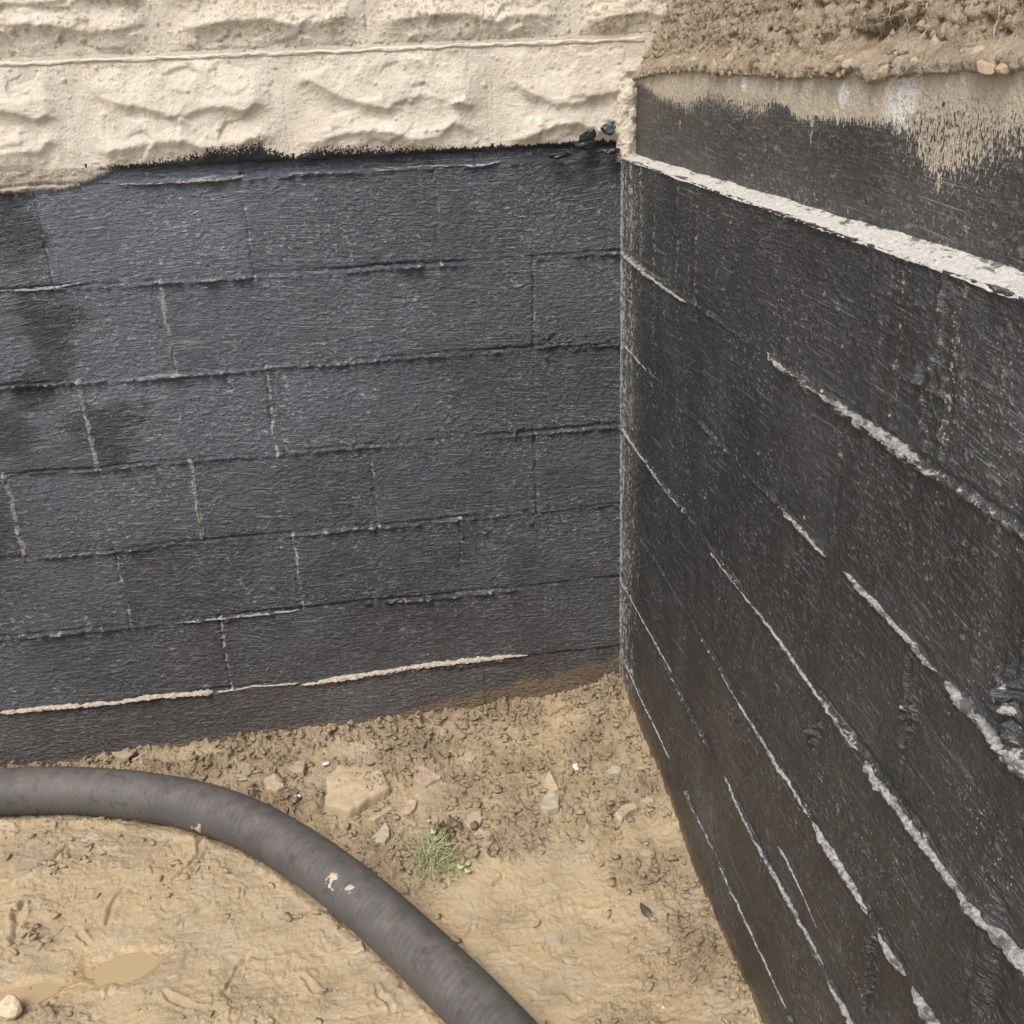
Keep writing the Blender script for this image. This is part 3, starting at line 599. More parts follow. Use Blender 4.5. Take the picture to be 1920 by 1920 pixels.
def block_relief(X, Z, xl, xr, zb, zt, c1, c2, seed):
    z1 = np.interp(X, c1[:, 0], c1[:, 1])+.003*noise(X*60, X*0, seed); z2 = np.interp(X, c2[:, 0], c2[:, 1])+.003*noise(X*60, X*0, seed+1)
    z1 = np.minimum(z1, zt-.02); z2 = np.minimum(np.maximum(z2, zb+.015), z1-.02)
    A1 = .0150*(1+.4*noise(X*11, X*0, seed+2)); A2 = .0160*(1+.4*noise(X*9, X*0, seed+3))
    top = A1*np.clip((zt-Z)/(zt-z1), 0, 1)**1.35
    s = np.clip((z1-Z)/(z1-z2), 0, 1); mid = A1*np.exp(-np.clip(z1-Z, 0, 1)/.020)*(1-s)+A2*s**1.5
    low = A2*np.exp(-np.clip(z2-Z, 0, 1)/.022)
    h = np.where(Z > z1, top, np.where(Z > z2, mid, low))
    # soften the crests a little
    f1, f2, a_, b_, c_, dx, dy = worley(X/.055+.3*noise(X*20, Z*20, seed+21), Z/.042, seed+20); h = h+.010*((a_-.5)*dx+(b_-.5)*dy+.35*(c_-.5))
    h = h+.0022*fbm(X*30, Z*30, seed+4, 3)
    ex = np.minimum(X-xl, xr-X); env = sst(.002, .075, ex+.012*noise(X*14, Z*14, seed+5)); ez = np.minimum(Z-zb, zt-Z)
    return h*env*sst(.0, .02, ez) + .004*fbm(X*9, Z*12, seed+6, 2)*sst(0, .02, np.minimum(ex, ez)) - .0040*(1-sst(0., .005, np.minimum(ex, ez)))*(.5+.8*np.clip(noise(X*18, Z*18, seed+9)+.3, 0, 1))
def beige_part(xl, xr, zb, zt, c1, c2, seed, fine):
    xs = sx[(sx > xl+1e-4) & (sx < xr-1e-4)]; xs = np.r_[xl, xs, xr]; zs = np.linspace(zb, zt, 68 if fine else 14)
    X, Z = np.meshgrid(xs, zs)
    h = block_relief(X, Z, xl, xr, zb, zt, c1, c2, seed)
    if fine:   # two box blurs round the fracture edges
        for _ in range(1):
            hh = h.copy(); hh[1:-1, 1:-1] = (h[1:-1, 1:-1]*2+h[:-2, 1:-1]+h[2:, 1:-1]+h[1:-1, :-2]+h[1:-1, 2:])/6; h = hh
    dens = sst(.16, .26, Z+.02*fbm(X*5, Z*5, 301)); den = .34+.62*dens
    sp = np.maximum(domes(X, Z*1.4, .020, 303, .30*den+.06, .08, .36), domes(X, Z*1.3, .011, 304, den*.65, .12, .42))
    sp *= .62; h = h+sp*.75+.0009*fbm(X*120, Z*120, 305, 3)
    mudm = np.clip(sp/.0012, 0, 1)*(.25+.35*dens)+.55*dens*np.clip(.45+fbm(X*9, Z*12, 306), 0, 1)
    tarm = np.zeros(X.shape)
    ln = .005+np.interp(X, [LW(px, 300)[0] for px in (0, 150, 180, 270, 380, 400, 450, 480, 492, 505, 535, 552, 570, 590, 700, 780, 900, 1000, 1075, 1100, 1150, 1170)],
                   [LW(px, py)[1] for px, py in ((0, 362), (150, 352), (180, 324), (270, 312), (380, 293), (400, 284), (450, 283), (480, 278), (492, 268), (505, 285), (535, 292), (552, 325), (570, 292), (590, 285), (700, 284), (780, 284), (900, 287), (1000, 290), (1075, 280), (1100, 268), (1150, 280), (1170, 270))])
    fd = np.interp(X, [-1.3, -1.0, -.8, -.7, -.5, 0], [.010, .009, .014, .010, .014, .008])
    tarm = .5-.5*np.clip(1*(Z-ln+.003*noise(X*60, Z*0, 307)+.0025*noise(X*190, Z*0, 308))/fd, -1, 1)
    tarm = np.maximum(tarm, sst(SZ0+.011, SZ0+.004, Z+.005*noise(X*60, X*0, 309)+.003*noise(X*200, X*0, 310))*sst(LW(160, 330)[0], LW(250, 330)[0], X)) if zb < .1 else tarm
    P = np.stack([X, -.004-h, Z], -1)
    grid_obj('block', P, np.stack([np.clip(mudm, 0, 1), 0*X, np.clip(tarm, 0, 1), 0*X+1], -1), BEIGEM, split_wall, False, np.array([0, .12, 0]))
rs = random.Random(5)
def rnd_crest(xl, xr, z):
    xs = np.linspace(xl, xr, 7); return np.array([(x, z+rs.uniform(-.015, .015)) for x in xs])
JW = .0055   # half a mortar joint
for c, xl, xr, c1, c2 in SB:
    zb = SZ0+(0 if c == 0 else .2055+.004); zt = SZ0+.2015+(0 if c == 0 else .2055)
    beige_part(xl+JW*.4, xr-JW*.4, zb, zt, crest(c1), crest(c2), 310+int(1000*abs(xl))+c, True)
for c in range(0, 6):
    zb = SZ0+c*.2055+(.004 if c else 0); zt = SZ0+c*.2055+.2015
    edges = [-4.0+i*.41-(.205 if c % 2 else 0) for i in range(14)]
    done = {0: (-1.516, .06), 1: (-1.32, .31)}.get(c)
    if done: cells = [(max(-4.2, done[0]-.41*(i+1)), done[0]-.41*i) for i in range(7) if done[0]-.41*i > -4.15]+[(done[1], .62)]
    else: cells = [(max(e, -4.2), min(e+.41, .62)) for e in edges if e < .6 and e+.41 > -4.15]
    for xl, xr in cells:
        zm = (zb+zt)/2
        beige_part(xl+JW*.4, xr-JW*.4, zb, zt, rnd_crest(xl, xr, zm+.04), rnd_crest(xl, xr, zm-.05), 400+c*37+int(xl*100) % 97, c < 2 and xl > -1.95)
# mortar behind the joints
mz = np.linspace(SZ0+.013, SZ0+6*.2055, 90); mx = axis(-4.2, .62, .01, (-1.62, .1, .06)); MX, MZ = np.meshgrid(mx, mz)
grid_obj('mortar_bed', np.stack([MX, -.0035-.0015*fbm(MX*30, MZ*30, 330, 3), MZ], -1), np.stack([0*MX+.1, 0*MX, 0*MX, 0*MX+1], -1), BEIGEM, split_wall, False, np.array([0, .10, 0]))
# the mortar joint proud under the second course
jx = axis(-1.62, .05, .003, (-1.62, .05, .03)); jt = np.linspace(0, 1, 7); JX, JT = np.meshgrid(jx, jt)
jz = SZ0+.2035+.0015*noise(JX*8, JX*0, 331)
grid_obj('joint_bead', np.stack([JX, -.002-.0045*np.sin(JT*PI)**.6*(1+.9*fbm(JX*45, JT*3, 332)+.25*noise(JX*9, JX*0, 335)), jz+.0025*noise(JX*25, JX*0, 333)+.010*(JT-.62)*(1+.6*noise(JX*16, JX*0, 334))], -1), np.stack([0*JX+.15, 0*JX, 0*JX, 0*JX+1], -1), BEIGEM, split_wall, False, None)

# gritty render that fills the joint between the split face and the stem wall
cz = np.linspace(-.01, .17, 70); ct = np.linspace(0, 1, 14); CT, CZ = np.meshgrid(ct, cz)
cxx = -.012+.050*CT+.004*noise(CZ*30, CT*0, 340); cyy = -.012-.014*np.sin(CT*PI)*(1+.5*noise(CZ*22, CT*0, 344))-.009*fbm(CT*3, CZ*45, 341, 4, .6)
grid_obj('corner_joint', np.stack([cxx, cyy, CZ], -1), np.stack([.35+0*CT, 0*CT, .5*sst(.02, -.01, CZ), 0*CT+1], -1), BEIGEM, split_wall, False, None)

# ================================================================== SOIL BANK over the right wall
bank_d = axis(-.02, 4.4, .003, (-.02, 1.75, .03)); bz = np.concatenate([np.linspace(.135, .36, 90), np.linspace(.365, .52, 12)])
BD, BZ = np.meshgrid(bank_d, bz)
low = soil_low(BD)
lean = .038+.42*np.clip(BZ-.15, 0, 1)+.012*fbm(BD*3, BZ*3, 400, 3)
f1, f2, ra, rb, rc, dx, dy = worley(BD/.034+.3*fbm(BD*20, BZ*20, 410), BZ/.036, 411); clod = (f2-f1)
g1, g2, sa, sb, sc_, ex, ey = worley(BD/.013, BZ/.015, 412)
bulge = .007*sst(0, .5, clod)*(.3+ra)+.006*sst(0, .5, g2-g1)*(.2+sa)+.010*fbm(BD*16, BZ*9, 413, 4)+.0095*fbm(BD*85, BZ*22, 414, 4, .65)+.003*fbm(BD*160, BZ*160, 415, 2)
hollow = np.zeros(BD.shape)
for px, py, r_ in ((1660, 55, .03), (1380, 70, .014), (1640, 70, .025), (1720, 55, .025), (1520, 15, .02), (1880, 110, .02), (1240, 4, .012)):
    p_ = hit(px, py, 0, .07); hollow += np.exp(-(np.hypot((BD+p_[1])/r_, (BZ-p_[2])/(r_*.55)))**2)
lip = .006*np.exp(-((BZ-low-.008)/.010)**2)*(.2+1.0*ra)*sst(.0, .35, clod)+.002*np.exp(-((BZ-low-.006)/.012)**2)
bx = lean-bulge-lip+.022*hollow
bx = np.maximum(bx, UPX-.016); wk = sst(low+.034, low+.010, BZ); bx = bx*(1-wk)+np.minimum(bx, UPX-.003-.009*rb*sa)*wk
under = sst(.003, -.003, BZ-low)
bx = bx*(1-under)+(UPX+.02)*under
bx = bx-.0055*np.abs(fbm(BD*90, BZ*110, 416, 4, .65))*sst(.5, .2, under)-.003*np.clip(fbm(BD*200, BZ*200, 417, 2), 0, 1)*sst(.5, .2, under)
soil_bank = grid_obj('soil_bank', np.stack([bx, -BD, BZ], -1), np.stack([.5*sst(.02, .0, BZ-low)+.9*sst(.05, .0, BD), 0*BD, 0*BD, 0*BD+1], -1), SOIL, None, True, np.array([.25, 0, 0]), (0.1, -.5, .16))
tag(soil_bank, kind='structure')
def bsurf(d, z):
    i = int(np.clip(np.searchsorted(bank_d, d), 0, len(bank_d)-1)); j = int(np.clip(np.searchsorted(bz, z), 0, len(bz)-1)); return bx[j, i]

# ------------------------------------------------------------------ rocks
def ico_rock(r, seed, flat=1., sub=2, rough=.22, cuts=7, dmin=.55):
    """angular stone: an icosphere cut by random planes, then roughened"""
    bm = bmesh.new(); bmesh.ops.create_icosphere(bm, subdivisions=sub, radius=1.); rr = random.Random(seed)
    V = np.array([v.co[:] for v in bm.verts]); F = [[v.index for v in f.verts] for f in bm.faces]; bm.free()
    for _ in range(cuts):
        n = np.array([rr.gauss(0, 1) for _ in range(3)]); n /= np.linalg.norm(n); d = rr.uniform(dmin, dmin+.30)
        t = V@n; V = V-np.outer(np.clip(t-d, 0, None), n)
    V = V*(1+rough*.4*fbm(V[:, 0]*2+seed, V[:, 1]*2+V[:, 2]*1.7, seed, 3)[:, None])
    V[:, 2] *= flat
    return V*np.array(r), F
def rotz(V, a): c, s = math.cos(a), math.sin(a); return V@np.array([[c, s, 0], [-s, c, 0], [0, 0, 1]])

PEB = [(1345, 132, .011, .030, -.5), (1415, 122, .008, .02, .4), (1450, 122, .010, .030, -.6), (1440, 105, .010, .007, 0), (1380, 88, .010, .03, .1), (1570, 132, .016, .010, .2), (1556, 114, .010, .010, 0), (1605, 120, .009, .009, 0),
       (1665, 135, .012, .012, 0), (1680, 98, .017, .012, .3), (1712, 92, .022, .02, 0), (1720, 122, .014, .012, 0), (1668, 108, .014, .009, .5), (1785, 85, .018, .016, 0), (1865, 126, .022, .010, .15),
       (1905, 60, .010, .012, 0), (1820, 100, .010, .010, 0), (1335, 100, .009, .012, 0), (1365, 112, .012, .012, 0), (1300, 115, .010, .012, 0), (1490, 105, .010, .012, 0), (1530, 108, .010, .012, 0), (1850, 95, .012, .01, 0), (1250, 112, .008, .009, 0), (1900, 128, .012, .009, 0)]
for i, (px, py, rx, rzz, tilt) in enumerate(PEB):
    p_ = hit(px, py, 0, .03); d = -p_[1]; z = p_[2]
    V, F = ico_rock((.009, rx*.75, rzz*.75), 900+i, 1., 2)
    c, s = math.cos(tilt), math.sin(tilt); V = V@np.array([[1, 0, 0], [0, c, s], [0, -s, c]])
    V = V+np.array([bsurf(d, z)+.002, -d, z]); 
    mesh_obj('pebble', V, F, (ST_SOIL, SOIL, ST_SOIL, ST_GREY)[i % 4], None, None, False, tuple(np.array(soil_bank.location))).parent = soil_bank
    o = C.objects[-1]; o.location = (0, 0, 0)

# crumbs of soil sticking out of the cut
rr = random.Random(77); Vs, Fs, n0 = [], [], 0; pr = [ico_rock((1, 1, 1), 880+i, 1., 1, .4, 6) for i in range(8)]
for i in range(1300):
    d = rr.uniform(.02, 1.72); z = .150+.21*rr.random()**1.15; s = .0014+.0070*rr.random()**4; V, F = pr[rr.randrange(8)]
    if z < float(np.interp(d, bank_d, low[0]))+.001: continue
    V = rotz(V, rr.random()*6)*np.array([.8, rr.uniform(.6, 1.1), rr.uniform(.6, 1.3)])*s+np.array([bsurf(d, z)-s*.25, -d, z]); Vs.append(V); Fs.append(np.array(F)+n0); n0 += len(V)
VV = np.concatenate(Vs); o = mesh_obj('soil_crumbs', VV, [np.concatenate(Fs)], SOIL, None, np.tile([.25, 0, 0, 1], (len(VV), 1)), False, (.03, -.8, .25)); tag(o, 'crumbs of dry soil clinging to the cut bank', 'crumbs', None, 'stuff')
# hanging fibrous roots
def strands(name, paths, r, mat, parent=None, kind=None, seed=0):
    V = []; F = []
    for P, r0 in paths:
        P = np.array(P); b = len(V)
        for i, p in enumerate(P):
            q = P[min(i+1, len(P)-1)]-P[max(i-1, 0)]; q = q/(np.linalg.norm(q)+1e-9); a = np.cross(q, [.3, .5, .81]); a /= np.linalg.norm(a)+1e-9; c = np.cross(q, a)
            rr = r0*(1-.75*i/(len(P)-1))
            for k in range(3): t = 2*PI*k/3; V.append(p+rr*(math.cos(t)*a+math.sin(t)*c))
        for i in range(len(P)-1):
            for k in range(3): F.append((b+3*i+k, b+3*i+(k+1) % 3, b+3*i+3+(k+1) % 3, b+3*i+3+k))
    o = mesh_obj(name, V, F, mat, parent, None, True, None if parent is not None else tuple(np.array(V).mean(0)))
    if kind: o['kind'] = kind
    return o
rr = random.Random(11); paths = []
for i in range(950):
    d = rr.uniform(.02, 1.7); z = rr.uniform(.19, .36); p = np.array([bsurf(d, z)-.001, -d, z]); v = np.array([-rr.uniform(.0, .5), rr.gauss(0, .7), rr.uniform(-1.2, .1)]); P = [p]
    n = rr.randint(4, 8); st = rr.uniform(.004, .010)
    for k in range(n):
        v = v/np.linalg.norm(v); p = p+v*st; P.append(p.copy()); v = v+np.array([rr.gauss(0, .25), rr.gauss(0, .45), -.25+rr.gauss(0, .3)])
        lim = bsurf(-p[1], p[2])-.001
        if p[0] > lim: p[0] = lim
        if p[0] < lim-.02: v[0] = abs(v[0])
    paths.append((P, rr.uniform(.0002, .0006)))
fr = strands('fine_roots', paths, 0, ROOTM, None, 'stuff')
tag(fr, 'mat of fine pale roots hanging out of the cut soil bank', 'roots')
rootN = 0
for l, r0, lab in (([(1878, 0), (1872, 30), (1866, 55), (1860, 80)], .0011, 'long pale root hanging straight down the soil bank near the right edge'), ([(1700, 20), (1702, 45), (1706, 60)], .0009, 'short curled root over a dark hollow in the soil bank'),
                   ([(1740, 5), (1738, 20), (1735, 40)], .0008, 'thin pale root beside the dark hollow, right of the curled one')):
    P = [];
    for px, py in l: q = hit(px, py, 0, .05); x = bsurf(-q[1], q[2])-.006; P.append(hit(px, py, 0, x))
    P = np.array(P); t = np.linspace(0, len(P)-1, 16); P = np.stack([np.interp(t, range(len(P)), P[:, i]) for i in range(3)], -1); P[:, 1] += .0018*np.sin(t*4)
    tag(strands('root', [(P, r0)], 0, ROOTM), lab, 'root')

# ================================================================== GROUND
def g_base(X, Y):
    zr = np.interp(-Y, [0, .06, .30, .50, .67, .93, 1.1, 2], [-1.318, -1.320, -1.332, -1.335, -1.372, -1.362, -1.343, -1.366])
    zl = np.interp(X, [-3, -1.6, -1.33, -.92, -.5, -.23, 0], [-1.395, -1.392, -1.387, -1.372, -1.370, -1.357, -1.320])
    zf = -1.405
    a = (zr-zf)*np.exp(-np.clip(-X, 0, 9)/.22); b = (zl-zf)*np.exp(-np.clip(-Y, 0, 9)/.26)
    return zf+np.maximum(a, b)
def GP(px, py, z=None):
    """point of the mud floor seen at a pixel"""
    z = -1.38 if z is None else z
    for _ in range(4): p = hit(px, py, 2, z); z = float(g_base(np.array([p[0]]), np.array([p[1]]))[0])
    return hit(px, py, 2, z)
HR = .056
hp = [(0, 1486), (130, 1482), (240, 1490), (330, 1502), (440, 1533), (535, 1583), (642, 1657), (741, 1742), (842, 1838), (946, 1944), (1030, 2045), (1115, 2160), (1215, 2340)]
hc = np.array([GP(px, py)[:2] for px, py in hp])
hc = np.array([hit(px, py, 2, float(g_base(np.array([c[0]]), np.array([c[1]]))[0])+HR*.76) for (px, py), c in zip(hp, hc)])
def on_floor(x, y): return [x, y, float(g_base(np.array([x]), np.array([y]))[0])+HR*.76]
hc = np.vstack([[on_floor(*q) for q in ((-3.3, -.75), (-2.7, -.36), (-2.15, -.19), (-1.80, -.135))], hc, [on_floor(*q) for q in ((-.17, -1.95), (-.25, -2.45), (-.55, -2.95))]])
def spline(P, n):
    P = np.asarray(P); m = len(P); out = []
    Q = np.vstack([2*P[0]-P[1], P, 2*P[-1]-P[-2]])
    for i in range(m-1):
        p0, p1, p2, p3 = Q[i], Q[i+1], Q[i+2], Q[i+3]; k = max(2, int(np.linalg.norm(p2-p1)/n))
        for t in np.arange(k)/k: out.append(.5*((2*p1)+(-p0+p2)*t+(2*p0-5*p1+4*p2-p3)*t*t+(-p0+3*p1-3*p2+p3)*t**3))
    out.append(P[-1]); return np.array(out)
hpath = spline(hc, .0035)
ker = np.ones(61)/61; pad = 30
for i in range(3): hpath[:, i] = np.convolve(np.r_[2*hpath[0, i]-hpath[pad:0:-1, i], hpath[:, i], 2*hpath[-1, i]-hpath[-2:-pad-2:-1, i]], ker, 'valid')
hose_xy = hpath[::14, :2]

gx = np.concatenate([-np.geomspace(2.0, 60, 46)[::-1], np.arange(-1.95, -1.66, .012), np.arange(-1.66, .0301, .0025)])
gy = np.concatenate([-np.geomspace(1.85, 60, 46)[::-1], np.arange(-1.80, -1.36, .012), np.arange(-1.36, .0301, .0025)])
GX, GY = np.meshgrid(gx, gy)
fine = sst(-1.9, -1.7, GX)*sst(-1.75, -1.4, GY)
hd, hs_, hpar = polydist(GX, GY, hose_xy); inside = np.where(hs_ < 0, 1., 0.)
if inside[np.argmin(abs(gy+.9)), np.argmin(abs(gx+1.1))] < .5: inside = 1-inside
def ell(px, py, rx, ry, w_=.35):
    c = GP(px, py); return sst(1+w_, 1-w_, np.hypot((GX-c[0])/rx, (GY-c[1])/ry)+.35*fbm(GX*9, GY*9, 501))
ins = inside*sst(.0, .05, hd)
smooth = np.maximum.reduce([ins*np.clip(.75+.55*fbm(GX*4, GY*4, 503), 0, 1), ell(1000, 1740, .20, .20), ell(1040, 1850, .17, .10), ell(900, 1700, .10, .07), .7*ell(340, 1420, .10, .03), .5*ell(640, 1410, .10, .03)])
crum = np.clip(1-smooth, 0, 1)
crum = np.maximum(crum, ins*.8*sst(.10, .45, fbm(GX*6, GY*6, 505)))
crum *= np.clip(.62+1.0*fbm(GX*5, GY*5, 507)+.35*np.exp(GY/.15), .18, 1)
g = g_base(GX, GY)+.010*fbm(GX*4, GY*4, 511, 3)+.004*fbm(GX*14, GY*14, 513, 3)
cl = np.zeros(GX.shape)
for cell, amp, s in ((.044, .025, 521), (.021, .0155, 523), (.0115, .0105, 527)):
    wx = GX+.45*cell*noise(GX/cell*1.1, GY/cell*1.1, s+30)+.15*cell*noise(GX/cell*3, GY/cell*3, s+32); wy = GY*1.25+.45*cell*noise(GX/cell*1.1, GY/cell*1.1, s+31)+.15*cell*noise(GX/cell*3, GY/cell*3, s+33)
    f1, f2, ra, rb, rc, dx, dy = worley(wx/cell, wy/cell, s)
    chip = sst(.015, .17, f2-f1)*np.clip(.12+.55*ra**2+(rb-.5)*3.2*dx+(rc-.5)*3.2*dy, 0, 1.5)
    chip *= (ra > (.45 if cell > .03 else .25))
    cl += amp*chip*np.clip(.55+1.3*fbm(GX*7, GY*7, s+40), .1, 1.4)
g += crum*cl + crum*(.0026*fbm(GX*150, GY*150, 529, 2)+.007*(1-2*np.abs(fbm(GX*24, GY*30, 530, 4)))*.6)
# slick mud: faint scuffs, small pits and torn edges
sm = 1-crum
rid = 1-np.abs(fbm(GX*11+.6*fbm(GX*5, GY*5, 531), GY*15, 533, 4))*2
g += sm*(.0038*np.clip(rid-.62, 0, 1)*(.3+sst(-.1, .4, fbm(GX*5, GY*5, 535))) + .0022*fbm(GX*70, GY*55, 537, 4, .6)+.0012*np.clip(fbm(GX*130, GY*150, 538, 2), 0, 1))
g -= sm*.003*np.clip(domes(GX*.55+GY*.3, GY*1.5, .030, 539, .22, .05, .16)/.004, 0, 1)
for cell, keep, s_ in ((.030, .18, 543), (.045, .12, 545), (.022, .20, 547)):
    f1, f2, ra, rb, rc, dx, dy = worley(GX/cell+.2*noise(GX*40, GY*40, s_+5), GY/cell+.2*noise(GX*40, GY*40, s_+6), s_); t_ = 3.14*rb; u_ = dx*np.cos(t_)+dy*np.sin(t_); v_ = -dx*np.sin(t_)+dy*np.cos(t_)+.5*u_*u_*(rc-.5)*4
    L_ = .16+.26*rc; k_ = np.where(ra < keep, 1., 0.)*sst(L_, L_*.6, abs(u_)); g += sm*k_*cell*(-.10*np.exp(-(v_/.075)**2)+.05*np.exp(-((v_-.16)/.09)**2))
f1, f2, ra, rb, rc, dx, dy = worley(GX/.085+.7*fbm(GX*9, GY*9, 591, 3), GY/.070+.7*fbm(GX*9, GY*9, 592, 3), 593)
pl_ = np.clip(sm+.2, 0, 1)*fine; ed_ = np.clip(.35+1.3*fbm(GX*6, GY*6, 594), 0, 1)
g += pl_*(.0065*(ra-.5)*sst(.0, .16, f2-f1)*ed_+.010*((rb-.5)*dx+(rc-.5)*dy)*ed_-.0035*ed_*np.exp(-((f2-f1)/.035)**2)*np.clip(.2+1.4*fbm(GX*20, GY*20, 595), 0, 1))
g += pl_*.0026*(1-2*np.abs(fbm(GX*38, GY*30, 596, 4)))*np.clip(.3+1.2*fbm(GX*8, GY*8, 597), 0, 1)
def line(l, depth, width, step=0.):
    global g
    pts = [GP(*q)[:2] for q in l]; pts = spline([np.r_[p, 0] for p in pts], .01)[:, :2]
    x0, x1 = pts[:, 0].min()-.06, pts[:, 0].max()+.06; y0, y1 = pts[:, 1].min()-.06, pts[:, 1].max()+.06
    i0, i1 = np.searchsorted(gx, x0), np.searchsorted(gx, x1); j0, j1 = np.searchsorted(gy, y0), np.searchsorted(gy, y1); s_ = (slice(j0, j1), slice(i0, i1))
    X, Y = GX[s_], GY[s_]; d, sd_, par = polydist(X+.006*noise(X*35, Y*35, 551), Y+.006*noise(X*35, Y*35, 552), pts); en = sst(0, .1, par)*sst(1, .9, par)
    g[s_] += en*(-depth*np.exp(-(d/width)**2)+step*np.where(sd_ > 0, 1, 0)*np.exp(-d/.03)+.4*depth*np.exp(-((d-1.8*width)/width)**2))
for l, dp, wd, stp in (
    ([(166, 1575), (128, 1590), (104, 1617), (58, 1640), (20, 1648)], .014, .007, .010), ([(381, 1570), (368, 1610), (340, 1640), (325, 1652)], .010, .006, .010), ([(235, 1668), (215, 1694), (200, 1735)], .008, .006, .004),
    ([(50, 1690), (35, 1718), (29, 1775)], .010, .008, .004), ([(128, 1735), (100, 1760), (72, 1785)], .008, .004, .004), ([(146, 1750), (160, 1765), (176, 1772)], .008, .004, .003), ([(0, 1710), (30, 1705), (60, 1690)], .008, .005, .003),
    ([(328, 1775), (300, 1790), (285, 1780)], .007, .004, .003), ([(40, 1872), (80, 1880), (115, 1870)], .006, .004, .004), ([(45, 1900), (80, 1885), (125, 1858)], .008, .004, .004), ([(455, 1665), (450, 1690)], .006, .004, .003),
    ([(410, 1690), (360, 1715), (330, 1735)], .007, .005, .004), ([(470, 1790), (440, 1830), (420, 1870)], .006, .004, .003), ([(560, 1830), (600, 1860), (640, 1850)], .006, .004, .003), ([(300, 1860), (350, 1890), (400, 1900)], .007, .005, .004),
    ([(920, 1745), (960, 1738), (1005, 1738)], .006, .004, .002), ([(925, 1660), (945, 1645)], .009, .005, .004), ([(905, 1800), (960, 1790)], .005, .004, .002), ([(700, 1850), (740, 1900)], .006, .005, .003)):
    line(l, dp, wd, stp)
pc = GP(233, 1812); pud = np.hypot((GX-pc[0])/.070, (GY-pc[1])/.042)+.45*fbm(GX*16, GY*16, 561)+.2*fbm(GX*50, GY*50, 563)
p2 = GP(55, 1862); pud2 = np.hypot((GX-p2[0])/.06, (GY-p2[1])/.030)+.22*fbm(GX*16, GY*16, 562)
pz = float(g_base(np.array([pc[0]]), np.array([pc[1]]))[0])-.004; pz2 = float(g_base(np.array([p2[0]]), np.array([p2[1]]))[0])-.004
for q, z_ in ((pud, pz), (pud2, pz2)):
    k = sst(1.45, .95, q); g = g*(1-k)+(z_+.010*(q-1)+.25*(g-g_base(GX, GY)))*k
g -= np.where(hd < HR*1.1, .010*np.exp(-(hd/.04)**2), 0)            # the hose beds in
g += .011*np.exp(-((hd-HR*.98)/.011)**2)*(.35+.9*np.clip(fbm(GX*25, GY*25, 565), 0, 1))*fine
# mud banked unevenly against both walls
g += fine*(.010*np.exp(GY/.03)*np.clip(.3+fbm(GX*16, GY*16, 567), 0, 1)+.009*np.exp(GX/.03)*np.clip(.2+fbm(GX*16, GY*16, 568), 0, 1))
far = np.maximum(np.clip(-GX-5., 0, None), np.clip(-GY-5.5, 0, None)); g += np.clip(far*.55, 0, 1.75)*(1-.0)    # unseen far bank of the dig, added for its shade, up to yard level
wetm = np.clip(sm*(.45+.8*fbm(GX*5, GY*5, 571))+.9*sst(1.5, 1.0, pud)+.9*sst(1.5, 1., pud2), 0, 1)
hue = np.clip(.6*sst(1.6, 1., pud)+.6*sst(1.8, 1., pud2)+.5*np.clip(fbm(GX*3.3, GY*3.3, 573), 0, 1), 0, 1)
ground = grid_obj('ground', np.stack([GX, GY, g], -1), np.stack([crum, wetm, hue, 0*GX+1], -1), MUD, None, False, None, (0, 0, -1.4)); ground['kind'] = 'structure'
def gz(x, y):
    i = int(np.clip(np.searchsorted(gx, x), 0, len(gx)-1)); j = int(np.clip(np.searchsorted(gy, y), 0, len(gy)-1)); return g[j, i]
def GS(px, py):
    z = -1.38
    for _ in range(8): p = hit(px, py, 2, z); z = .5*z+.5*gz(p[0], p[1])
    return hit(px, py, 2, z)
# puddles
for (c, z_, rx, ry, lab) in ((pc, pz, .14, .10, 'larger ochre puddle of muddy water in the slick clay'), (p2, pz2, .10, .05, 'small greenish puddle near the lower left corner')):
    t = np.linspace(0, 2*PI, 40, endpoint=False); V = [(c[0]+rx*math.cos(a), c[1]+ry*math.sin(a), z_) for a in t]+[(c[0], c[1], z_)]
    o = mesh_obj('puddle', np.array(V), [(i, (i+1) % 40, 40) for i in range(40)], WATER, None, None, True, (c[0], c[1], z_)); o['kind'] = 'structure'
# yard level beyond the right wall
yx = np.r_[np.linspace(.14, .6, 12), np.geomspace(.7, 60, 20)]; yy = np.r_[-np.geomspace(1, 60, 30)[::-1], np.linspace(-.95, -.01, 12)]; YX, YY = np.meshgrid(yx, yy)
yard = grid_obj('terrain', np.stack([YX, YY, .505+.02*fbm(YX*3, YY*3, 580)+.0*YX], -1), np.zeros(YX.shape+(4,)), YARD, None, False, None, (0, 0, .5)); yard['kind'] = 'structure'

# ================================================================== HOSE
k = 64; T = np.gradient(hpath, axis=0); T /= np.linalg.norm(T, axis=1)[:, None]
S = np.r_[0, np.cumsum(np.linalg.norm(np.diff(hpath, axis=0), axis=1))]
side = np.cross(T, [0, 0, 1.]); side /= np.linalg.norm(side, axis=1)[:, None]; upv = np.cross(side, T)
an = np.linspace(0, 2*PI, k, endpoint=False)[None, :]; SS = S[:, None]
rib = .5+.5*np.cos(2*PI*(SS/.0155)+an)
rad = HR*(1+.006*fbm(SS*5+0*an, np.sin(an)*.6+0*SS, 601, 2))+.0009*rib**2+.0004*fbm(SS*40, np.sin(an)*3+np.cos(an)*2, 602, 2)
ca, sa_ = np.cos(an), np.sin(an)*np.where(np.sin(an) < 0, .93, 1)
HPt = hpath[:, None, :]+rad[..., None]*(ca[..., None]*side[:, None, :]+sa_[..., None]*upv[:, None, :])
mudm = np.zeros(rad.shape)
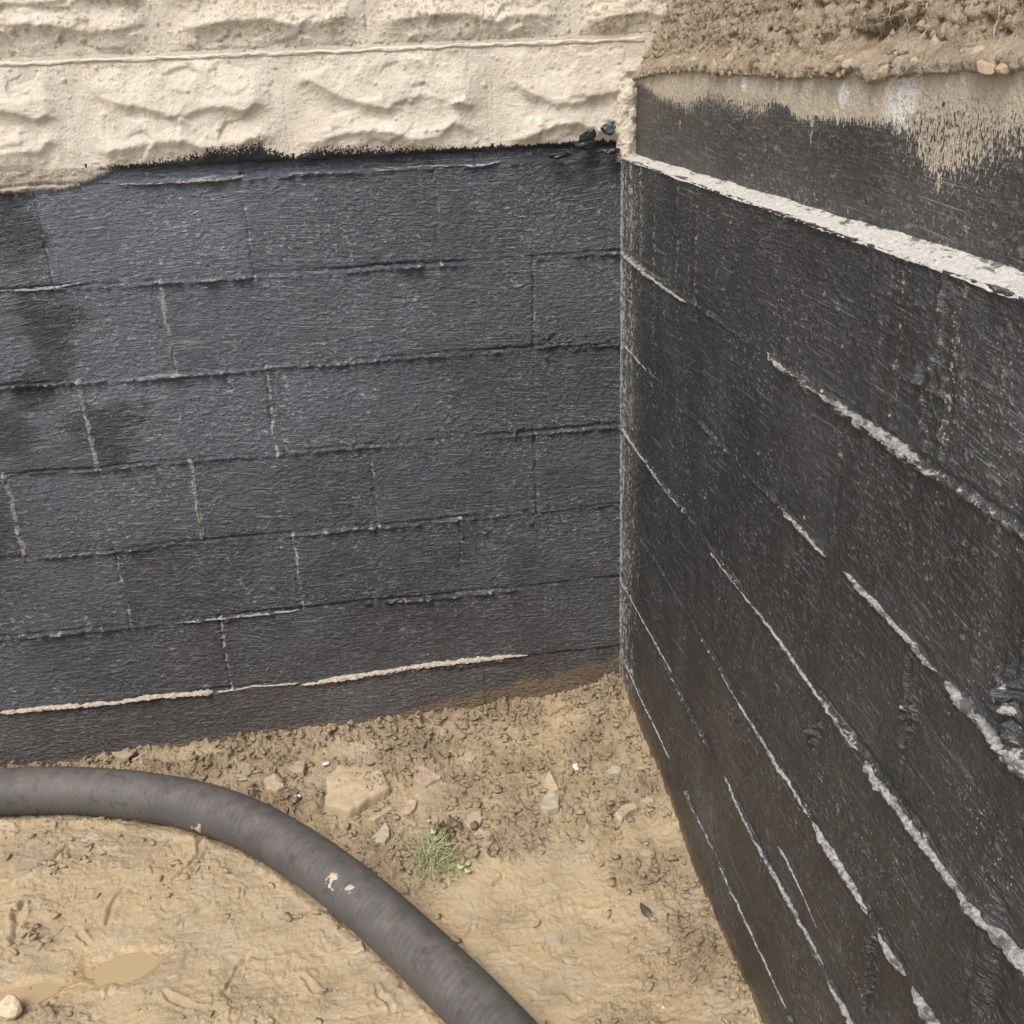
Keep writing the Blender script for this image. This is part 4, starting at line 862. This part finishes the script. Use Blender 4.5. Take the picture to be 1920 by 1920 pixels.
for px, py, r_ in ((622, 1647, .019), (655, 1667, .012), (372, 1556, .016)):
    zc = -1.34; c = hit(px, py, 2, zc)
    ii = np.argmin(np.hypot(hpath[:, 0]-c[0], hpath[:, 1]-c[1]))
    # nearest point of the tube along the sight line
    dv = AF*FPX+AR*(px-960)+AU*(960-py); dv /= np.linalg.norm(dv); rel = HPt-CAM; t_ = rel@dv; dist = np.linalg.norm(rel-t_[..., None]*dv, axis=-1)+np.where(t_ > np.linalg.norm(hpath[ii]-CAM)+.03, 1, 0)
    j = np.unravel_index(np.argmin(dist), dist.shape); dd = np.linalg.norm(HPt-HPt[j], axis=-1)+1.5*r_*fbm(SS*70+0*an, an*5+0*SS, 605, 4)
    mudm = np.maximum(mudm, sst(r_, r_*.35, dd))
low_ = np.clip(-np.sin(an)*1.0-.72, 0, 1)*2.2; mudm = np.maximum(mudm, low_*np.clip(.35+1.2*fbm(SS*25+0*an, an*3+0*SS, 606), 0, 1))
n = len(hpath); idx = np.arange(n*k).reshape(n, k); nx = np.roll(idx, -1, 1)
F = [np.stack([idx[:-1], nx[:-1], nx[1:], idx[1:]], -1).reshape(-1, 4), idx[:1][:, ::1].copy(), idx[-1:, ::-1].copy()]
hose = mesh_obj('hose', HPt.reshape(-1, 3), F, RUBBER, None, np.stack([mudm, rib, np.clip(sst(.25, 1., np.sin(an))*(.55+.8*fbm(SS*6+0*an, an*1.5+0*SS, 607)), 0, 1), 0*rad+1], -1).reshape(-1, 4), True, tuple(hpath[n//2]-np.array([0, 0, HR])))
tag(hose, 'thick dark rubber suction hose curving across the mud floor', 'hose')

# ================================================================== STONES AND SCRAPS ON THE MUD
def slab(name, outline, thick, mat, label, cat, seed, sink=.006, tilt=(0, 0), rough=.004):
    """a flat stone from its outline on the mud: bevelled rim, uneven top, real thickness"""
    P = np.array([GS(*q) for q in outline]); c = P.mean(0); c[2] = gz(c[0], c[1])-.22*thick
    Q = P[:, :2]-c[:2]; m = len(Q); per = 56; t = np.linspace(0, m, per, endpoint=False)
    Q = np.vstack([Q, Q[:1]]); R = np.stack([np.interp(t, range(m+1), Q[:, i]) for i in range(2)], -1)
    R *= (1+.05*noise(t*2.1, t*0, seed))[:, None]
    ar = np.linalg.norm(R, axis=1).mean()
    V = []; prof = [(1.02, -sink-.01), (1.03, thick*.1), (1.0, thick*.55), (.985, thick*.80), (.93, thick*.97), (.80, thick), (.62, thick), (.42, thick), (.20, thick)]
    for s, z in prof:
        q = R*s; zz = z+rough*fbm(q[:, 0]*22+seed, q[:, 1]*22, seed+3, 4)*(1 if s < .99 else .3)*1.6+rough*.5*fbm(q[:, 0]*90, q[:, 1]*90, seed+4, 3)
        if .99 < s <= 1.03: q = q*(1+.03*noise(t*3+z*300, t*0+z*100, seed+7))[:, None]
        zz = zz+tilt[0]*q[:, 0]+tilt[1]*q[:, 1]; V += [(c[0]+a, c[1]+b, c[2]+h) for (a, b), h in zip(q, zz)]
    V.append((c[0], c[1], c[2]+thick+rough*.4)); F = []
    for r in range(len(prof)-1):
        for i in range(per): j = (i+1) % per; F.append((r*per+i, r*per+j, (r+1)*per+j, (r+1)*per+i))
    b = (len(prof)-1)*per; F += [(b+i, b+(i+1) % per, len(V)-1) for i in range(per)]
    # orientation
    ar2 = np.sum(R[:, 0]*np.roll(R[:, 1], -1)-R[:, 1]*np.roll(R[:, 0], -1))
    if ar2 < 0: F = [f[::-1] for f in F]
    o = mesh_obj(name, np.array(V), F, mat, None, None, True, tuple(c)); 
    return tag(o, label, cat)
SG = 'stones lying on the mud'
def S_(*a, **k): o = slab(*a, **k); o['group'] = SG; return o
S_('stone', [(612, 1472), (632, 1450), (662, 1443), (695, 1452), (718, 1456), (728, 1476), (733, 1487), (712, 1502), (690, 1514), (672, 1528), (655, 1536), (622, 1526), (608, 1518), (614, 1498)], .026, ST_TAN, 'largest flat tan stone with a chipped edge just above the hose', 'stone', 701, tilt=(0, .05), rough=.006)
S_('stone', [(776, 1440), (792, 1428), (812, 1448), (828, 1458), (808, 1472), (795, 1479), (776, 1468)], .008, ST_PINK, 'flat four-sided pinkish stone right of the largest flat stone', 'stone', 702, tilt=(0, .06))
S_('stone', [(697, 1574), (712, 1560), (724, 1548), (731, 1562), (731, 1574), (722, 1586), (708, 1584)], .010, ST_GREY, 'pointed grey-green stone lying close beside the hose', 'stone', 703, tilt=(0, .05))
S_('stone', [(688, 1540), (705, 1525), (734, 1512), (736, 1518), (720, 1528), (703, 1542)], .007, ST_TAN, 'narrow tan chip touching the right edge of the largest flat stone', 'stone', 704)
S_('stone', [(868, 1552), (885, 1530), (902, 1525), (905, 1540), (898, 1555), (882, 1562)], .018, ST_PINK, 'thick brownish stone with a shadowed side behind the dark earth clod', 'stone', 705, tilt=(.15, .05))
S_('stone', [(888, 1570), (900, 1560), (925, 1568), (925, 1580), (915, 1597), (902, 1588)], .011, ST_PINK, 'reddish angular stone to the right of the dark earth clod', 'stone', 706, tilt=(.05, .1))
S_('stone', [(495, 1470), (515, 1458), (532, 1465), (534, 1478), (520, 1487), (500, 1484)], .012, ST_TAN, 'rounded tan stone behind the hose, left of the largest flat stone', 'stone', 707)
S_('stone', [(540, 1445), (560, 1432), (575, 1440), (570, 1455), (548, 1455)], .009, ST_PINK, 'small brown stone below the bare mortar line, left of the white wrapper scrap', 'stone', 708)
S_('stone', [(1018, 1478), (1030, 1455), (1048, 1476), (1040, 1488), (1028, 1497)], .012, ST_TAN, 'tan wedge-shaped stone leaning above the pale grey one', 'stone', 709, tilt=(-.1, .2))
S_('stone', [(1012, 1520), (1022, 1504), (1040, 1494), (1049, 1507), (1048, 1522), (1028, 1530), (1015, 1530)], .010, ST_GREY, 'pale grey broad stone half sunk in the crumbs near the middle of the mud', 'stone', 710)
S_('stone', [(1136, 1460), (1150, 1444), (1172, 1442), (1174, 1455), (1155, 1458), (1142, 1465)], .012, ST_GREY, 'smooth grey-brown stone below the corner of the two walls', 'stone', 711, tilt=(0, .1))
S_('stone', [(1152, 1545), (1165, 1528), (1190, 1513), (1197, 1520), (1180, 1532), (1165, 1548)], .020, ST_TAN, 'long tilted tan stone with a dark gap beneath, beside the right wall', 'stone', 712, tilt=(-.2, .25))
S_('stone', [(1200, 1505), (1215, 1492), (1228, 1496), (1226, 1508), (1208, 1512)], .014, ST_TAN, 'small ochre stone against the right wall, above the long tilted one', 'stone', 713)
S_('stone', [(750, 1560-35), (770, 1500), (782, 1506), (780, 1518), (768, 1530)], .010, ST_TAN, 'ochre stone midway between the largest flat stone and the dark clod', 'stone', 714)
S_('stone', [(806, 1540), (816, 1528), (822, 1535), (822, 1544), (812, 1548)], .006, ST_PINK, 'tiny pinkish stone at the left edge of the dark earth clod', 'stone', 715)
S_('stone', [(870, 1415), (880, 1410), (892, 1420), (885, 1432), (872, 1428)], .009, ST_GREY, 'pale squarish pebble above the pinkish four-sided stone', 'stone', 716)
S_('stone', [(205, 1412), (225, 1404), (255, 1407), (270, 1418), (255, 1428), (225, 1428)], .010, ST_PINK, 'flat brown stone by the foot of the left wall behind the hose', 'stone', 717)
S_('stone', [(136, 1566), (150, 1556), (176, 1558), (192, 1570), (180, 1578), (150, 1576)], .004, ST_GREY, 'pale flat patch of stone in the slick mud just in front of the hose', 'stone', 718)
S_('stone', [(640, 1785), (655, 1768), (680, 1770), (684, 1785), (668, 1792), (650, 1790)], .006, ST_TAN, 'low muddy stone in the slick clay inside the hose curve', 'stone', 719)
S_('stone', [(1195, 1600), (1210, 1596), (1226, 1600), (1222, 1610), (1200, 1612)], .013, ST_PINK, 'pale pinkish stone lying in the crumbs right of the long tilted stone', 'stone', 720)
def rock_at(name, px, py, r, mat, label, cat, seed, yaw=0., lift=.3, cuts=8):
    p = GS(px, py); V, F = ico_rock(r, seed, 1., 2, .3, cuts); V = rotz(V, yaw); V = V+np.array([p[0], p[1], p[2]+r[2]*lift])
    return tag(mesh_obj(name, V, F, mat, None, None, False, tuple(p)), label, cat)
rock_at('rock', 22, 1895, (.022, .030, .022), ST_CREAM, 'cream coloured rough rock at the lower left corner', 'rock', 721, .6, .5)
rock_at('pebble', 1080, 1440, (.012, .010, .009), ST_PALE, 'bright cream pebble lying alone on the crumbly mud under the corner', 'pebble', 731)
rock_at('tar_lump', 1211, 1712, (.012, .024, .014), ST_DARK, 'dark grey-black lump on the crumbs near the right wall', 'lump', 732, .2)
rock_at('rubber_scrap', 252, 1424, (.014, .008, .010), TARLUMP, 'black bit of bitumen on the brown stone at the left wall foot', 'scrap', 733, .5, .9)
rock_at('pebble', 456, 1463, (.013, .009, .007), ST_GREY, 'bluish grey pebble touching the back of the hose', 'pebble', 734, .4)
rock_at('pebble', 1244, 1890, (.0035, .003, .003), ST_WHITE, 'tiny white pebble near the bottom beside the right wall', 'pebble', 735)
def scrap(px, py, s, label, seed):
    p = GS(px, py); rr = random.Random(seed); V = []; n = 5
    for j in range(n):
        for i in range(n): V.append((p[0]+s*(i-2)/2*(1+.2*rr.random()), p[1]+s*.55*(j-2)/2*(1+.4*rr.random())+.2*s*(i-2)/2, p[2]+.004+s*.35*rr.random()*((i+j) % 2)+.001))
    F = [(j*n+i, j*n+i+1, (j+1)*n+i+1, (j+1)*n+i) for j in range(n-1) for i in range(n-1)]
    o = mesh_obj('wrapper_scrap', np.array(V), F, ST_WHITE, None, None, False, tuple(p)); md = o.modifiers.new('thickness', 'SOLIDIFY'); md.thickness = .0006
    tag(o, label, 'scrap', 'white scraps on the mud')
scrap(611, 1435, .0075, 'crumpled white scrap above and left of the largest flat stone', 1); scrap(557, 1497, .0075, 'small folded white scrap between the hose and the largest flat stone', 2); scrap(478, 1450, .005, 'thin white sliver next to the bluish grey pebble behind the hose', 3)

# loose crumbs of clay: too many to count
rr = random.Random(21); protos = [ico_rock((1.25, .95, .75), 800+i, 1., 1, .3, 9, .30) for i in range(10)]
Vs, Fs, n0 = [], [], 0; Ca = []
tries = 0
cm = crum*sst(.02, .06, hd)
while len(Vs) < 5000 and tries < 60000:
    tries += 1
    x, y = -1.62*rr.random()**1.15-.006, -1.30*rr.random()**1.25-.008
    i = int(np.searchsorted(gx, x)); j = int(np.searchsorted(gy, y))
    if rr.random() > cm[j, i]**1.6+.003: continue
    V, F = protos[rr.randrange(10)]; s = .0022+.0135*rr.random()**2.4
    a = rr.random()*6.28; V = rotz(V*np.array([1, rr.uniform(.45, 1.1), rr.uniform(.4, 1.)]), a)*s+np.array([x, y, g[j, i]+s*.25]); Vs.append(V); Ca.append(np.tile([crum[j, i], 0, hue[j, i], 1.], (len(V), 1))); Fs.append(np.array(F)+n0); n0 += len(V)
for i in range(110):
    px, py = rr.uniform(622, 722), rr.uniform(1450, 1493); p = GS(px, py); s = rr.uniform(.0015, .0050); V, F = protos[rr.randrange(10)]
    V = rotz(V, rr.random()*6)*s*np.array([1, 1, .6])+np.array([p[0], p[1], gz(p[0], p[1])+.021+s*.15]); Vs.append(V); Ca.append(np.tile([.5, 0, 0, 1.], (len(V), 1))); Fs.append(np.array(F)+n0); n0 += len(V)
VV = np.concatenate(Vs)
o = mesh_obj('mud_crumbs', VV, [np.concatenate(Fs)], MUD, None, np.concatenate(Ca), False, (0, 0, -1.4)); tag(o, 'loose crumbs of clay scattered over the mud floor', 'crumbs', None, 'stuff')

# ------------------------------------------------------------------ grass tuft with its dark clod
gp = GS(820, 1612); tuft = empty('grass_tuft', tuple(gp), 'small uprooted tuft of green grass and clover beside the hose', 'grass')
cp = GS(842, 1560)
clodV, clodF = [], []; n0 = 0; rr = random.Random(31)
for i in range(46):
    V, F = ico_rock((1, 1, .8), 850+i, 1., 1, .5, 5); s = rr.uniform(.004, .013); q = np.array([rr.gauss(0, .018), rr.gauss(0, .022), abs(rr.gauss(0, .007))])
    p = cp+q; V = rotz(V*s, rr.random()*6)+np.array([p[0], p[1], gz(p[0], p[1])+q[2]+.002]); clodV.append(V); clodF.append(np.array(F)+n0); n0 += len(V)
clod_o = mesh_obj('earth_clod', np.concatenate(clodV), [np.concatenate(clodF)], DARK_EARTH, None, None, False, tuple(cp)); tag(clod_o, 'dark crumbly clod of topsoil beside the grass tuft', 'clod')
def blades(n, cx, cy, sx_, sy_, lmin, lmax, wd, name, mat, seed, up=.5):
    rr = random.Random(seed); V = []; F = []
    for i in range(n):
        x = cx+rr.gauss(0, sx_); y = cy+rr.gauss(0, sy_); z = gz(x, y)-.001; a = rr.random()*2*PI; L = rr.uniform(lmin, lmax); el = rr.uniform(.05, up); d = np.array([math.cos(a)*math.cos(el), math.sin(a)*math.cos(el), math.sin(el)]); p = np.array([x, y, z]); b = len(V); w_ = wd*rr.uniform(.6, 1.3)
        sd_ = np.array([-math.sin(a), math.cos(a), rr.uniform(-.6, .6)]); m = 5
        for k in range(m):
            t = k/(m-1); ww = w_*(1-t**1.6)+.0001; V += [p-sd_*ww, p+sd_*ww]
            if k < m-1: F.append((b+2*k, b+2*k+1, b+2*k+3, b+2*k+2))
            d = d+np.array([rr.gauss(0, .12), rr.gauss(0, .12), -.16]); d /= np.linalg.norm(d); p = p+d*L/(m-1); p[2] = max(p[2], gz(p[0], p[1])+.0015)
    o = mesh_obj(name, np.array(V), F, mat, tuft, None, True); o['kind'] = 'stuff'; return o
blades(260, gp[0], gp[1], .026, .026, .025, .07, .0011, 'grass_blades', GRASSM, 41, 1.0)
blades(70, gp[0]-.01, gp[1]-.03, .03, .022, .02, .05, .0008, 'grass_blades', GRASSM, 42, .7)
blades(130, gp[0], gp[1]-.01, .032, .034, .025, .06, .0007, 'dry_grass_blades', GRASSD, 43, .6)
blades(60, GS(812, 1560)[0], GS(812, 1560)[1], .009, .018, .015, .035, .0008, 'grass_blades', GRASSM, 44, .9)
def leaf(px, py, r, yaw):
    p = GS(px, py); V = [(0, 0, 0)]; n = 12
    for i in range(n): t = 2*PI*i/n; q = r*(1+.12*math.cos(t)); V.append((q*math.cos(t)+r*.9, q*.8*math.sin(t), .25*r*math.cos(2*t)+.002))
    V = np.array(V); V[0] = (r*.9, 0, -.1*r); V = rotz(V, yaw)+np.array([p[0], p[1], p[2]+.014]); F = [(0, 1+i, 1+(i+1) % n) for i in range(n)]
    o = mesh_obj('clover_leaf', V, F, LEAFM, tuft, None, True); md = o.modifiers.new('thickness', 'SOLIDIFY'); md.thickness = .0004
for px, py, r, a in ((872, 1636, .009, 2.6), (872, 1640, .008, -.6), (874, 1634, .008, 1.0), (818, 1572, .008, 2.2), (816, 1580, .007, -.9), (824, 1581, .006, .4), (826, 1622, .005, .5), (806, 1552, .005, 1.7)): leaf(px, py, r, a)
for l in ([(760, 1560), (765, 1570), (778, 1580), (790, 1592)], [(754, 1600), (756, 1585), (765, 1576)]):
    P = np.array([GS(*q)+np.array([0, 0, .012]) for q in l]); P = spline(P, .004); strands('dry_stalk', [(P, .0010)], 0, GRASSD, tuft)

# ------------------------------------------------------------------ bitumen lumps left on the beige wall near the corner
def wall_lump(px, py, r, label, seed, mat=TARLUMP, yaw=0.):
    p = hit(px, py, 1, -.022); V, F = ico_rock(r, seed, 1., 3, .9, 9); c, s = math.cos(yaw), math.sin(yaw); V = V@np.array([[c, 0, s], [0, 1, 0], [-s, 0, c]]); V = V*(1+.25*fbm(V[:, 0]*90, V[:, 2]*90+V[:, 1]*60, seed)[:, None])+p
    tag(mesh_obj('bitumen_lump', V, F, mat, None, None, False, tuple(p)), label, 'lump', 'bitumen lumps by the wall corner')
wall_lump(1101, 256, (.020, .012, .015), 'black bitumen lump stuck on the beige wall, left of the grey-blue one', 951, yaw=.5)
wall_lump(1096, 272, (.026, .012, .011), 'flat black bitumen smear directly under the upper lumps on the beige wall', 952)
wall_lump(1143, 240, (.021, .012, .014), 'grey-blue shiny bitumen lump nearest the wall corner', 953, plain('grey_bitumen', (.06, .075, .09), .3, .5, .3, 60), .3)
wall_lump(1146, 283, (.018, .011, .008), 'small black bitumen blob at the corner, just above the black courses', 954)
wall_lump(1050, 290, (.030, .010, .008), 'long black bitumen smear on the edge where beige meets black', 955, yaw=.1)
